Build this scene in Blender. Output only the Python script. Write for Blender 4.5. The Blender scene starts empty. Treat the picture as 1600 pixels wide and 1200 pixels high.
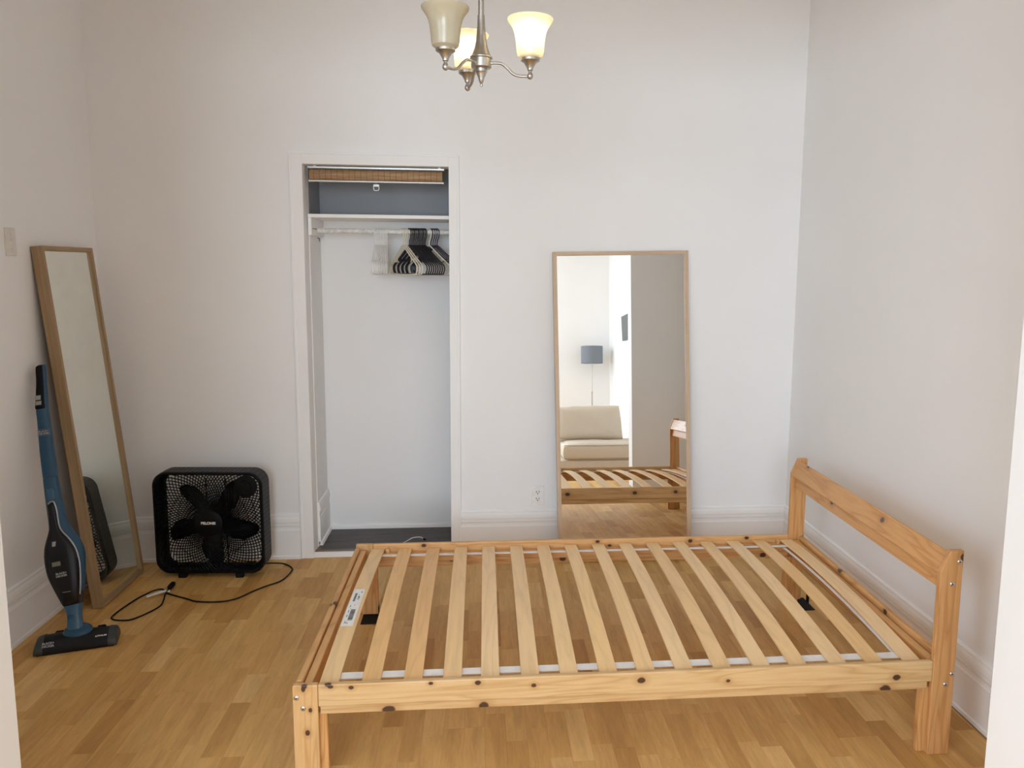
import bpy, bmesh, math, random
from mathutils import Vector, Matrix, noise
random.seed(7)
D = bpy.data
COL = bpy.context.scene.collection
SC = bpy.context.scene
PI = math.pi

# ------------------------------------------------------------------ camera
cam_data = D.cameras.new('camera')
cam = D.objects.new('camera', cam_data)
COL.objects.link(cam)
cam_data.sensor_fit = 'HORIZONTAL'
cam_data.sensor_width = 36.0
cam_data.lens = 27.0
cam_data.shift_x = -0.03812
cam_data.shift_y = -0.0172
cam_data.clip_start = 0.02
R_ = Vector((0.99594986, -0.08942879, 0.00929319))
U_ = Vector((0.0021762, 0.12730732, 0.99186093))
F_ = Vector((0.08988401, 0.98782354, -0.12698632))
m = Matrix((R_, U_, -F_)).transposed().to_4x4()
m.translation = Vector((0, 0, 1.6))
cam.matrix_world = m
SC.camera = cam

# ------------------------------------------------------------------ world, lights, exposure
w = D.worlds.new('world')
SC.world = w
w.use_nodes = True
w.node_tree.nodes['Background'].inputs[0].default_value = (0.80, 0.90, 1.0, 1)
w.node_tree.nodes['Background'].inputs[1].default_value = 1.0
SC.view_settings.view_transform = 'Standard'
SC.view_settings.look = 'None'
SC.view_settings.gamma = 1
SC.view_settings.use_curve_mapping = False
SC.view_settings.exposure = 0.70
SC.cycles.diffuse_bounces = 12        # white rooms need their interreflections
SC.cycles.max_bounces = 16


def area(name, loc, direction, sx, sy, power, color):
    l = D.lights.new(name, 'AREA')
    l.shape = 'RECTANGLE'
    l.size = sx
    l.size_y = sy
    l.energy = power
    l.color = color
    o = D.objects.new(name, l)
    COL.objects.link(o)
    o.location = loc
    o.rotation_euler = Vector(direction).to_track_quat('-Z', 'Y').to_euler()
    return o


area('window_daylight', (-3.35, -1.4, 1.75), (1, 0, -0.35), 2.1, 2.0, 80, (0.74, 0.87, 1.0))
area('window_daylight', (-1.0, -3.2, 1.75), (0, 1, -0.30), 2.3, 2.0, 120, (0.74, 0.87, 1.0))


# ------------------------------------------------------------------ helpers
class MB:
    def __init__(s):
        s.v = []
        s.f = []

    def add(s, vs, fs):
        n = len(s.v)
        s.v += [tuple(v) for v in vs]
        s.f += [tuple(i + n for i in f) for f in fs]
        return s

    def box(s, x0, x1, y0, y1, z0, z1):
        return s.add([(x0, y0, z0), (x1, y0, z0), (x1, y1, z0), (x0, y1, z0), (x0, y0, z1), (x1, y0, z1), (x1, y1, z1), (x0, y1, z1)],
                     [(0, 3, 2, 1), (4, 5, 6, 7), (0, 1, 5, 4), (1, 2, 6, 5), (2, 3, 7, 6), (3, 0, 4, 7)])

    def prism(s, poly, axis, a, b):
        """poly of 2D points (ccw) in the plane normal to axis, extruded a..b"""
        def P(p, t):
            if axis == 'x':
                return (t, p[0], p[1])
            if axis == 'y':
                return (p[0], t, p[1])
            return (p[0], p[1], t)
        n = len(poly)
        vs = [P(p, a) for p in poly] + [P(p, b) for p in poly]
        fs = [tuple(range(n - 1, -1, -1)), tuple(range(n, 2 * n))]
        fs += [(i, (i + 1) % n, n + (i + 1) % n, n + i) for i in range(n)]
        return s.add(vs, fs)

    def rings(s, rings, closed=False, cap=True):
        n = len(rings[0])
        vs = [p for r in rings for p in r]
        fs = []
        m_ = len(rings)
        for i in range(m_ if closed else m_ - 1):
            j = (i + 1) % m_
            for k in range(n):
                fs.append((i * n + k, i * n + (k + 1) % n, j * n + (k + 1) % n, j * n + k))
        if cap and not closed:
            fs.append(tuple(range(n - 1, -1, -1)))
            fs.append(tuple((m_ - 1) * n + k for k in range(n)))
        return s.add(vs, fs)

    def tube(s, path, r, seg=8, closed=False, flat=1.0):
        path = [Vector(p) for p in path]
        n = len(path)
        rr = r if isinstance(r, (list, tuple)) else [r] * n
        rings = []
        prev = None
        for i, p in enumerate(path):
            if closed:
                t = path[(i + 1) % n] - path[i - 1]
            else:
                t = path[min(i + 1, n - 1)] - path[max(i - 1, 0)]
            t.normalize()
            if prev is None:
                a = Vector((0, 0, 1)) if abs(t.z) < .9 else Vector((1, 0, 0))
                a = (a - t * a.dot(t)).normalized()
            else:
                a = (prev - t * prev.dot(t)).normalized()
            prev = a
            b = t.cross(a)
            rings.append([p + a * rr[i] * flat * math.cos(2 * PI * k / seg) + b * rr[i] * math.sin(2 * PI * k / seg) for k in range(seg)])
        return s.rings(rings, closed)

    def lathe(s, prof, c=(0, 0, 0), axis='z', seg=24, cap=True):
        rings = []
        for r, h in prof:
            ring = []
            for k in range(seg):
                a = 2 * PI * k / seg
                x, y = r * math.cos(a), r * math.sin(a)
                if axis == 'z':
                    q = (c[0] + x, c[1] + y, c[2] + h)
                elif axis == 'y':
                    q = (c[0] + x, c[1] + h, c[2] + y)
                else:
                    q = (c[0] + h, c[1] + x, c[2] + y)
                ring.append(q)
            rings.append(ring)
        return s.rings(rings, False, cap)

    def build(s, name, mat=None, parent=None, bevel=0, seg=2, smooth=False, xf=None):
        me = D.meshes.new(name)
        vs = s.v
        if xf is not None:
            vs = [tuple(xf @ Vector(v)) for v in vs]
        me.from_pydata(vs, [], s.f)
        bm = bmesh.new()
        bm.from_mesh(me)
        bmesh.ops.recalc_face_normals(bm, faces=bm.faces)
        bm.to_mesh(me)
        bm.free()
        o = D.objects.new(name, me)
        COL.objects.link(o)
        if mat:
            me.materials.append(mat)
        if smooth:
            for p in me.polygons:
                p.use_smooth = True
            try:
                me.set_sharp_from_angle(angle=math.radians(38))
            except Exception:
                pass
        if bevel:
            b = o.modifiers.new('bevel', 'BEVEL')
            b.width = bevel
            b.segments = seg
            b.limit_method = 'ANGLE'
            b.angle_limit = math.radians(35)
        if parent is not None:
            o.parent = parent
        return o


def tag(o, label=None, cat=None, group=None, kind=None):
    if label:
        o['label'] = label
    if cat:
        o['category'] = cat
    if group:
        o['group'] = group
    if kind:
        o['kind'] = kind
    return o


def empty(name, loc=(0, 0, 0), rz=0, label=None, cat=None, group=None, matrix=None):
    o = D.objects.new(name, None)
    COL.objects.link(o)
    o.empty_display_size = .05
    if matrix is not None:
        o.matrix_world = matrix
    else:
        o.location = loc
        o.rotation_euler = (0, 0, rz)
    return tag(o, label, cat, group)


def spline(pts, n=8, closed=False):
    P = [Vector(p) for p in pts]
    out = []
    N = len(P)
    for i in range(N if closed else N - 1):
        if closed:
            p0, p1, p2, p3 = P[i - 1], P[i], P[(i + 1) % N], P[(i + 2) % N]
        else:
            p0, p1, p2, p3 = P[max(i - 1, 0)], P[i], P[i + 1], P[min(i + 2, N - 1)]
        for k in range(n):
            t = k / n
            out.append(0.5 * ((2 * p1) + (p2 - p0) * t + (2 * p0 - 5 * p1 + 4 * p2 - p3) * t * t + (3 * p1 - p0 - 3 * p2 + p3) * t ** 3))
    if not closed:
        out.append(P[-1])
    return out


def text_mesh(name, body, size, mat, parent, matrix, extrude=.0006, align='CENTER', bold=0.0, xscale=1.0):
    cu = D.curves.new(name, 'FONT')
    cu.body = body
    cu.size = size
    cu.extrude = extrude
    cu.offset = bold
    cu.align_x = align
    cu.align_y = 'CENTER'
    tmp = D.objects.new('tmp', cu)
    COL.objects.link(tmp)
    dg = bpy.context.evaluated_depsgraph_get()
    me = D.meshes.new_from_object(tmp.evaluated_get(dg))
    D.objects.remove(tmp)
    D.curves.remove(cu)
    me.name = name
    me.transform(matrix @ Matrix.Diagonal((xscale, 1, 1, 1)))
    me.materials.clear()
    me.materials.append(mat)
    o = D.objects.new(name, me)
    COL.objects.link(o)
    o.parent = parent
    return o


# ------------------------------------------------------------------ materials
def newmat(name):
    mt = D.materials.new(name)
    mt.use_nodes = True
    nt = mt.node_tree
    b = nt.nodes['Principled BSDF']
    return mt, nt, b


def N(nt, t, **kw):
    n = nt.nodes.new(t)
    for k, v in kw.items():
        setattr(n, k, v)
    return n


def coords(nt, scale=(1, 1, 1), which='Object'):
    tc = N(nt, 'ShaderNodeTexCoord')
    mp = N(nt, 'ShaderNodeMapping')
    mp.inputs['Scale'].default_value = scale
    nt.links.new(tc.outputs[which], mp.inputs['Vector'])
    return mp.outputs['Vector']


def ramp(nt, fac, stops):
    r = N(nt, 'ShaderNodeValToRGB')
    e = r.color_ramp.elements
    while len(e) < len(stops):
        e.new(0.5)
    for i, (p, c) in enumerate(stops):
        e[i].position = p
        e[i].color = (*c, 1)
    nt.links.new(fac, r.inputs['Fac'])
    return r.outputs['Color']


def noise_tex(nt, vec, scale, detail=3, rough=.5, dist=0):
    n = N(nt, 'ShaderNodeTexNoise')
    n.inputs['Scale'].default_value = scale
    n.inputs['Detail'].default_value = detail
    n.inputs['Roughness'].default_value = rough
    n.inputs['Distortion'].default_value = dist
    nt.links.new(vec, n.inputs['Vector'])
    return n.outputs['Fac']


def bump(nt, b, h, strength, dist=.002):
    bp = N(nt, 'ShaderNodeBump')
    bp.inputs['Strength'].default_value = strength
    bp.inputs['Distance'].default_value = dist
    nt.links.new(h, bp.inputs['Height'])
    nt.links.new(bp.outputs['Normal'], b.inputs['Normal'])


def simple(name, col, rough=.5, metal=0, var=.06, nscale=30, bmp=0, spec=.5):
    mt, nt, b = newmat(name)
    v = coords(nt)
    f = noise_tex(nt, v, nscale, 4)
    c = ramp(nt, f, [(.3, tuple(x * (1 - var) for x in col)), (.7, tuple(min(1, x * (1 + var)) for x in col))])
    nt.links.new(c, b.inputs['Base Color'])
    b.inputs['Roughness'].default_value = rough
    b.inputs['Metallic'].default_value = metal
    b.inputs['Specular IOR Level'].default_value = spec
    if bmp:
        bump(nt, b, f, bmp)
    return mt


def pine(name, axis, light, dark, knots=(), seed=0, gs=1.0, contrast=1.0):
    mt, nt, b = newmat(name)
    sc = {'x': (1.2, 16, 16), 'y': (16, 1.2, 16), 'z': (16, 16, 1.2)}[axis]
    tc = N(nt, 'ShaderNodeTexCoord')
    mp = N(nt, 'ShaderNodeMapping')
    mp.inputs['Location'].default_value = (seed * 1.37, seed * 2.1, seed * .77)
    mp.inputs['Scale'].default_value = tuple(q * gs for q in sc)
    nt.links.new(tc.outputs['Object'], mp.inputs['Vector'])
    big = noise_tex(nt, mp.outputs['Vector'], 1.1, 2, .5, .5)
    # growth rings: bands of a stretched noise field
    mul = N(nt, 'ShaderNodeMath', operation='MULTIPLY')
    mul.inputs[1].default_value = 13
    nt.links.new(big, mul.inputs[0])
    fr = N(nt, 'ShaderNodeMath', operation='PINGPONG')
    fr.inputs[1].default_value = 1.0
    nt.links.new(mul.outputs[0], fr.inputs[0])
    fine = noise_tex(nt, mp.outputs['Vector'], 9, 3, .6)
    mixf = N(nt, 'ShaderNodeMath', operation='MULTIPLY_ADD')
    mixf.inputs[1].default_value = .55
    nt.links.new(fine, mixf.inputs[0])
    ml = N(nt, 'ShaderNodeMath', operation='MULTIPLY')
    ml.inputs[1].default_value = .5 * contrast
    pw = N(nt, 'ShaderNodeMath', operation='POWER')
    pw.inputs[1].default_value = 2.2
    nt.links.new(fr.outputs[0], pw.inputs[0])
    nt.links.new(pw.outputs[0], ml.inputs[0])
    nt.links.new(ml.outputs[0], mixf.inputs[2])
    col = ramp(nt, mixf.outputs[0], [(.12, light), (.95, dark)])
    if knots:
        cur = None
        for (x, y, z, r) in knots:
            sub = N(nt, 'ShaderNodeVectorMath', operation='SUBTRACT')
            nt.links.new(tc.outputs['Object'], sub.inputs[0])
            sub.inputs[1].default_value = (x, y, z)
            s2 = N(nt, 'ShaderNodeVectorMath', operation='MULTIPLY')
            k = {'x': (.75, 1, 1), 'y': (1, .75, 1), 'z': (1, 1, .75)}[axis]
            s2.inputs[1].default_value = tuple(q / r for q in k)
            nt.links.new(sub.outputs[0], s2.inputs[0])
            ln = N(nt, 'ShaderNodeVectorMath', operation='LENGTH')
            nt.links.new(s2.outputs[0], ln.inputs[0])
            if cur is None:
                cur = ln.outputs['Value']
            else:
                mn = N(nt, 'ShaderNodeMath', operation='MINIMUM')
                nt.links.new(cur, mn.inputs[0])
                nt.links.new(ln.outputs['Value'], mn.inputs[1])
                cur = mn.outputs[0]
        wob = N(nt, 'ShaderNodeMath', operation='MULTIPLY_ADD')
        wob.inputs[1].default_value = .6
        wob.inputs[2].default_value = -.3
        nt.links.new(fine, wob.inputs[0])
        ad = N(nt, 'ShaderNodeMath', operation='ADD')
        nt.links.new(cur, ad.inputs[0])
        nt.links.new(wob.outputs[0], ad.inputs[1])
        kr = N(nt, 'ShaderNodeValToRGB')
        e = kr.color_ramp.elements
        e[0].position = .72
        e[0].color = (1, 1, 1, 1)
        e[1].position = 1.0
        e[1].color = (.35, .35, .35, 1)
        e2 = e.new(.995)
        e2.color = (.38, .38, .38, 1)
        # scale so that 1.0 = knot radius, halo fades to 2.4 radii
        e[2].position = 1.0
        sc_ = N(nt, 'ShaderNodeMapRange')
        sc_.inputs['From Min'].default_value = .75
        sc_.inputs['From Max'].default_value = 1.05
        sc_.inputs['To Min'].default_value = 1
        sc_.inputs['To Max'].default_value = 0
        nt.links.new(ad.outputs[0], sc_.inputs['Value'])
        halo = N(nt, 'ShaderNodeMapRange')
        halo.inputs['From Min'].default_value = 1.0
        halo.inputs['From Max'].default_value = 2.6
        halo.inputs['To Min'].default_value = .45
        halo.inputs['To Max'].default_value = 0
        nt.links.new(ad.outputs[0], halo.inputs['Value'])
        m1 = N(nt, 'ShaderNodeMix', data_type='RGBA')
        nt.links.new(halo.outputs[0], m1.inputs[0])
        nt.links.new(col, m1.inputs[6])
        m1.inputs[7].default_value = (dark[0] * .8, dark[1] * .7, dark[2] * .6, 1)
        m2 = N(nt, 'ShaderNodeMix', data_type='RGBA')
        nt.links.new(sc_.outputs[0], m2.inputs[0])
        nt.links.new(m1.outputs[2], m2.inputs[6])
        m2.inputs[7].default_value = (.075, .035, .018, 1)
        col = m2.outputs[2]
        nt.nodes.remove(kr)
    nt.links.new(col, b.inputs['Base Color'])
    b.inputs['Roughness'].default_value = .42
    b.inputs['Specular IOR Level'].default_value = .35
    bump(nt, b, fine, .12, .0006)
    return mt


def mix_attr_floor():
    mt, nt, b = newmat('laminate_floor')
    at = N(nt, 'ShaderNodeAttribute')
    at.attribute_name = 'tone'
    tc = N(nt, 'ShaderNodeTexCoord')
    mp = N(nt, 'ShaderNodeMapping')
    mp.inputs['Scale'].default_value = (15, 1.7, 1)
    nt.links.new(tc.outputs['Object'], mp.inputs['Vector'])
    of = N(nt, 'ShaderNodeVectorMath', operation='MULTIPLY_ADD')
    cmb = N(nt, 'ShaderNodeCombineXYZ')
    for i in range(3):
        nt.links.new(at.outputs['Fac'], cmb.inputs[i])
    nt.links.new(cmb.outputs[0], of.inputs[0])
    of.inputs[1].default_value = (37, 53, 71)
    nt.links.new(mp.outputs['Vector'], of.inputs[2])
    g1 = noise_tex(nt, of.outputs[0], 1.3, 3, .55, .6)
    g2 = noise_tex(nt, of.outputs[0], 7, 4, .65)
    tone = ramp(nt, at.outputs['Fac'], [(0.0, (.50, .265, .075)), (.35, (.60, .345, .110)), (.7, (.67, .41, .145)), (1.0, (.74, .48, .195))])
    gr = ramp(nt, g1, [(.3, (.80, .77, .72)), (.7, (1.1, 1.1, 1.1))])
    gf = ramp(nt, g2, [(.35, (.88, .86, .82)), (.6, (1.04, 1.04, 1.04))])
    m1 = N(nt, 'ShaderNodeMix', data_type='RGBA', blend_type='MULTIPLY')
    m1.inputs[0].default_value = .8
    nt.links.new(tone, m1.inputs[6])
    nt.links.new(gr, m1.inputs[7])
    m2 = N(nt, 'ShaderNodeMix', data_type='RGBA', blend_type='MULTIPLY')
    m2.inputs[0].default_value = .7
    nt.links.new(m1.outputs[2], m2.inputs[6])
    nt.links.new(gf, m2.inputs[7])
    nt.links.new(m2.outputs[2], b.inputs['Base Color'])
    b.inputs['Roughness'].default_value = .5
    b.inputs['Specular IOR Level'].default_value = .4
    bump(nt, b, g2, .06, .0005)
    return mt


def plaster(name, col, bs=.12):
    mt, nt, b = newmat(name)
    v = coords(nt)
    f1 = noise_tex(nt, v, 1.7, 4)
    f2 = noise_tex(nt, v, 55, 3)
    c = ramp(nt, f1, [(.35, tuple(x * .975 for x in col)), (.65, col)])
    nt.links.new(c, b.inputs['Base Color'])
    b.inputs['Roughness'].default_value = .62
    b.inputs['Specular IOR Level'].default_value = .25
    ad = N(nt, 'ShaderNodeMath', operation='MULTIPLY_ADD')
    ad.inputs[1].default_value = 6
    nt.links.new(f1, ad.inputs[0])
    nt.links.new(f2, ad.inputs[2])
    bump(nt, b, ad.outputs[0], bs, .0015)
    return mt


M_wall = plaster('wall_paint', (.872, .878, .885))
M_trim = plaster('trim_paint', (.892, .898, .902), .08)
M_ceil = plaster('ceiling_paint', (.885, .885, .885))
M_grey = plaster('closet_grey', (.37, .38, .395))  # darker grey for closet walls above the shelf and inside the front
M_floor = mix_attr_floor()
M_dark = simple('gap_dark', (.30, .19, .09), .8)
M_white = simple('white_plastic', (.86, .86, .85), .35)
M_chrome = simple('zinc_bolt', (.62, .62, .62), .3, 1)
M_nickel = simple('brushed_nickel', (.50, .475, .44), .33, 1, .05, 120)
M_black = simple('black_plastic', (.004, .004, .005), .45, spec=.16)
M_blackside = simple('black_plastic_ribbed', (.020, .021, .025), .45, spec=.3)
M_rubber = simple('black_rubber', (.008, .0075, .0075), .6, spec=.2)
M_alu = simple('white_aluminium', (.75, .76, .77), .35, .3)
M_print_w = simple('white_print', (.85, .85, .85), .5)
M_print_g = simple('grey_print', (.36, .38, .40), .5)
M_print_k = simple('black_print', (.02, .02, .02), .6)
M_paper = simple('label_paper', (.86, .86, .85), .6)

# ------------------------------------------------------------------ setting: room shell
XL, XR, YB = -1.97, 1.755, 4.18          # bedroom
YP0, YP1 = 1.567, 1.717                  # partition with the wide opening
OX0, OX1, OH = -1.045, 1.283, 2.62
LX0, LX1, LY = -3.2, 1.89, -3.05         # living room behind
H = 3.06
CX0, CX1, CY = -.919, .28, 4.565         # closet interior
CO0, CO1, COZ = -.9235, -.1715, 2.123    # closet opening


def struct(name, mb, mat, **kw):
    o = mb.build(name, mat, **kw)
    o['kind'] = 'structure'
    return o


mb = MB()
mb.box(XL - .1, CO0 - .018, YB, YB + .1, 0, H)
mb.box(CO1 + .018, XR + .1, YB, YB + .1, 0, H)
mb.box(CO0 - .018, CO1 + .018, YB, YB + .1, COZ + .018, H)
struct('wall_back', mb, M_wall)
struct('wall_left', MB().box(XL - .1, XL, YP1, YB + .1, 0, H), M_wall)
struct('wall_right', MB().box(XR, XR + .1, YP1, YB + .1, 0, H), M_wall)
mb = MB()
mb.box(LX0 - .1, OX0, YP0, YP1, 0, H).box(OX1, LX1 + .1, YP0, YP1, 0, H).box(OX0, OX1, YP0, YP1, OH, H)
struct('wall_front', mb, M_wall)
struct('ceiling', MB().box(LX0 - .1, LX1 + .1, LY - .1, YB + .5, H, H + .1), M_ceil)
# living room walls with their windows (behind the camera)
W1 = (-2.45, -.35, .75, 2.6)     # y0,y1,z0,z1 on the left wall
W2 = (-2.15, .10, .75, 2.6)      # x0,x1,z0,z1 on the rear wall
mb = MB()
mb.box(LX0 - .1, LX0, LY, W1[0], 0, H).box(LX0 - .1, LX0, W1[1], YP0, 0, H)
mb.box(LX0 - .1, LX0, W1[0], W1[1], 0, W1[2]).box(LX0 - .1, LX0, W1[0], W1[1], W1[3], H)
struct('wall_living_left', mb, M_wall)
mb = MB()
mb.box(LX0 - .1, W2[0], LY - .1, LY, 0, H).box(W2[1], LX1 + .1, LY - .1, LY, 0, H)
mb.box(W2[0], W2[1], LY - .1, LY, 0, W2[2]).box(W2[0], W2[1], LY - .1, LY, W2[3], H)
struct('wall_living_rear', mb, M_wall)
struct('wall_living_right', MB().box(LX1, LX1 + .1, LY, YP0, 0, H), M_wall)


def pane_mat():
    mt = D.materials.new('window_glass')
    mt.use_nodes = True
    nt = mt.node_tree
    nt.nodes.clear()
    out = N(nt, 'ShaderNodeOutputMaterial')
    mx = N(nt, 'ShaderNodeMixShader')
    tr = N(nt, 'ShaderNodeBsdfTransparent')
    gl = N(nt, 'ShaderNodeBsdfGlossy')
    gl.inputs['Roughness'].default_value = .02
    fz = N(nt, 'ShaderNodeFresnel')
    nt.links.new(fz.outputs[0], mx.inputs[0])
    nt.links.new(tr.outputs[0], mx.inputs[1])
    nt.links.new(gl.outputs[0], mx.inputs[2])
    nt.links.new(mx.outputs[0], out.inputs['Surface'])
    return mt


M_pane = pane_mat()


def window(name, axis, a0, a1, z0, z1, c0, c1):
    def bx(mb, a, b, z, zz, k0=c0, k1=c1):
        if axis == 'y':
            mb.box(k0, k1, a, b, z, zz)
        else:
            mb.box(a, b, k0, k1, z, zz)
    f = MB()
    t = .05
    bx(f, a0, a1, z0, z0 + t)
    bx(f, a0, a1, z1 - t, z1)
    bx(f, a0, a0 + t, z0 + t, z1 - t)
    bx(f, a1 - t, a1, z0 + t, z1 - t)
    mid = (a0 + a1) / 2
    bx(f, mid - .03, mid + .03, z0 + t, z1 - t)
    o = struct(name, f, M_trim, bevel=.004)
    cm = (c0 + c1) / 2
    for s0, s1 in ((a0 + t, mid - .03), (mid + .03, a1 - t)):
        zm = (z0 + z1) / 2
        rl = MB()
        bx(rl, s0, s1, zm - .02, zm + .02)
        rl.build('meeting_rail', M_trim, o)
        for q0, q1 in ((z0 + t, zm - .02), (zm + .02, z1 - t)):
            p = MB()
            bx(p, s0, s1, q0, q1, cm - .002, cm + .002)
            p.build('pane', M_pane, o)
    return o


window('window_1', 'y', W1[0], W1[1], W1[2], W1[3], LX0 - .09, LX0 - .03)
window('window_2', 'x', W2[0], W2[1], W2[2], W2[3], LY - .09, LY - .03)

# floor: a slab with its laminate strips laid on it one by one
floor = struct('floor', MB().box(LX0 - .1, LX1 + .1, LY - .1, YB, -.06, -.0075), M_dark)
SW = .0715
strips = []
rf_ = random.Random(11)
ncol = int((LX1 + .08 - (LX0 - .08)) / SW) + 1
for c in range(ncol):
    x = LX0 - .08 + c * SW
    y = YB - .001 + rf_.random() * .3
    while y > LY - .08:
        ln = rf_.choice((.20, .24, .28, .32, .36, .44, .26, .30))
        y0, y1 = y - ln, min(y, YB - .001)
        y -= ln
        if y1 - y0 < .01:
            continue
        tone = min(1, max(0, rf_.gauss(.5, .24)))
        inside = (x + SW > XL and x < XR and y1 > YP1)
        if y1 <= YP1 or inside or (x + SW > OX0 and x < OX1 and y0 > YP0 - .5):
            strips.append((x + .00012, x + SW - .00012, y0 + .00012, y1 - .00012, tone, inside))


def strip_mesh(mb, s):
    x0, x1, y0, y1 = s[:4]
    e = .0003
    vs = [(x0, y0, -.008), (x1, y0, -.008), (x1, y1, -.008), (x0, y1, -.008),
          (x0, y0, -e), (x1, y0, -e), (x1, y1, -e), (x0, y1, -e),
          (x0 + e, y0 + e, 0), (x1 - e, y0 + e, 0), (x1 - e, y1 - e, 0), (x0 + e, y1 - e, 0)]
    fs = [(0, 1, 5, 4), (1, 2, 6, 5), (2, 3, 7, 6), (3, 0, 4, 7), (4, 5, 9, 8), (5, 6, 10, 9), (6, 7, 11, 10), (7, 4, 8, 11), (8, 9, 10, 11)]
    mb.add(vs, fs)


def add_tone(me, tones):
    a = me.attributes.new('tone', 'FLOAT', 'POINT')
    for i, t in enumerate(tones):
        a.data[i].value = t


def vis(s):
    cx, cy = (s[0] + s[1]) / 2, (s[2] + s[3]) / 2
    if cy < 2.02 or cx / max(cy, .1) < -.62 or cx / cy > .74:
        return -1
    return -cy if s[5] else -1


vis_list = [s for s in strips if s[5] and -.68 < ((s[0] + s[1]) / 2) / s[3] and s[3] > 2.12 and s[0] / s[3] < .72]
vis_list.sort(key=lambda s: s[3])
vis_list = vis_list[:300]
vs_ids = set(id(s) for s in vis_list)
for s in vis_list:
    mb = MB()
    strip_mesh(mb, s)
    o = mb.build('plank', M_floor, floor)
    add_tone(o.data, [s[4]] * 12)
mb = MB()
tn = []
for s in strips:
    if id(s) not in vs_ids:
        strip_mesh(mb, s)
        tn += [s[4]] * 12
me = D.meshes.new('planks')
me.from_pydata(mb.v, [], mb.f)
me.materials.append(M_floor)
add_tone(me, tn)
o = D.objects.new('planks', me)
COL.objects.link(o)
o.parent = floor
o['kind'] = 'stuff'

# baseboards with their cap moulding
BP = [(0, 0), (.019, 0), (.019, .016), (.0145, .020), (.0145, .160), (.011, .168), (.0095, .178), (.0125, .190), (.0090, .197), (.0090, .201),
      (.0180, .2035), (.0185, .212), (.0165, .226), (.012, .238), (.0115, .246), (.006, .251), (0, .251)]


def base_x(name, y, x0, x1, sgn=-1):
    mb = MB()
    mb.prism([(y + sgn * t, z) for t, z in BP], 'x', x0, x1)
    return struct(name, mb, M_trim)


def base_y(name, x, y0, y1, sgn, x_off=0):
    mb = MB()
    n = len(BP)
    mb.prism([(x + sgn * t, z) for t, z in BP], 'y', y0, y1)
    return struct(name, mb, M_trim)


base_x('baseboard_back', YB, XL, -.9915)
base_x('baseboard_back', YB, -.1165, XR)
base_y('baseboard_left', XL, YP1, 3.10, 1)
base_y('baseboard_left', XL, 3.102, YB - .002, 1)
base_y('baseboard_right', XR, YP1 + .0, YB - .002, -1)
base_x('baseboard_living', LY, -2.2 + 0, LX1, 1)
base_y('baseboard_living_right', LX1, LY + .02, YP0 - .02, -1)
base_x('baseboard_front', YP1, OX1 + .0, XR - .02, 1)
# dark shrinkage joint between the laminate and the walls
struct('trim_7', MB().box(XR - .024, XR - .019, YP1, YB - .02, -.004, .0022), M_dark)
struct('trim_8', MB().box(OX1 + .01, XR - .03, YP1 + .019, YP1 + .026, -.004, .0022), M_dark)

# closet opening: casing boards and jambs
def casing(name, x0, x1, z0, z1, out):
    """out: 'l','r','t' side that carries the raised back band"""
    mb = MB()
    y0, y1 = 4.1665, YB
    mb.box(x0, x1, y0, y1, z0, z1)
    if out == 'l':
        mb.box(x0 - .001, x0 + .011, y0 - .004, y1, z0, z1)
    if out == 'r':
        mb.box(x1 - .011, x1 + .001, y0 - .004, y1, z0, z1)
    return struct(name, mb, M_trim, bevel=.002)


casing('trim_1', -.989, CO0, 0, 2.179, 'l')
casing('trim_2', CO1, -.1175, 0, 2.182, 'r')
struct('trim_3', MB().box(CO0, CO1, 4.1665, YB, COZ, 2.1815).box(-.989, -.1175, 4.163, YB, 2.1725, 2.1825), M_trim, bevel=.0015)
struct('trim_4', MB().box(CO0 - .018, CO0, YB + .0, 4.283, .0, COZ + .0), M_trim)
struct('trim_5', MB().box(CO1, CO1 + .018, YB + .0, 4.283, .0, COZ), M_trim)
struct('trim_6', MB().box(CO0, CO1, YB + .0, 4.283, COZ, COZ + .018), M_trim)

# closet interior
SHZ = 1.855
struct('wall_closet_back', MB().box(CX0 - .1, CX1 + .1, CY, CY + .1, 0, SHZ), M_wall)
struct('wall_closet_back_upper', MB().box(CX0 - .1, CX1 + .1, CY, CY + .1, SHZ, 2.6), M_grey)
struct('wall_closet_left', MB().box(CX0 - .1, CX0, 4.283, CY, 0, SHZ), M_wall)
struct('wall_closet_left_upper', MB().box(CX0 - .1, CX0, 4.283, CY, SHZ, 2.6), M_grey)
struct('wall_closet_right', MB().box(CX1, CX1 + .1, 4.283, CY, 0, 2.6), M_wall)
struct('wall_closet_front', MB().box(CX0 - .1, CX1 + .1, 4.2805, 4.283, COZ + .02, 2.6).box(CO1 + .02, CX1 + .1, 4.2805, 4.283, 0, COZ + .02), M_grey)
struct('ceiling_closet', MB().box(CX0 - .1, CX1 + .1, 4.28, CY + .1, 2.6, 2.65), M_ceil)
# raised dark closet floor: boards side by side, a lighter threshold board, white riser
M_cfl = pine('dark_vinyl_board', 'x', (.085, .075, .068), (.03, .026, .024), gs=1.2)
M_cfl2 = pine('threshold_board', 'x', (.22, .165, .14), (.13, .095, .08), seed=3)
cf = struct('floor_closet', MB().box(CO0, CX1, 4.20, CY, 0.0, .022), M_dark)
yy = 4.226
for dy in (.112, .112, .113):
    MB().box(CO0 + .028 if yy < 4.2 else CX0 + .017, CX1 - .002, yy + .0006, min(yy + dy, CY - .012) - .0006, .0221, .030).build('plank', M_cfl, cf, bevel=.001, seg=1)
    yy += dy
o = MB().box(CO0, CO1, 4.190, 4.2255, .0221, .030).build('threshold_board', M_cfl2, cf, bevel=.0015)
o['label'] = 'lighter brown threshold board along the closet opening'
struct('trim_9', MB().box(CO0, CO1, 4.176, 4.1895, 0, .029), M_trim, bevel=.0015)
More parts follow.
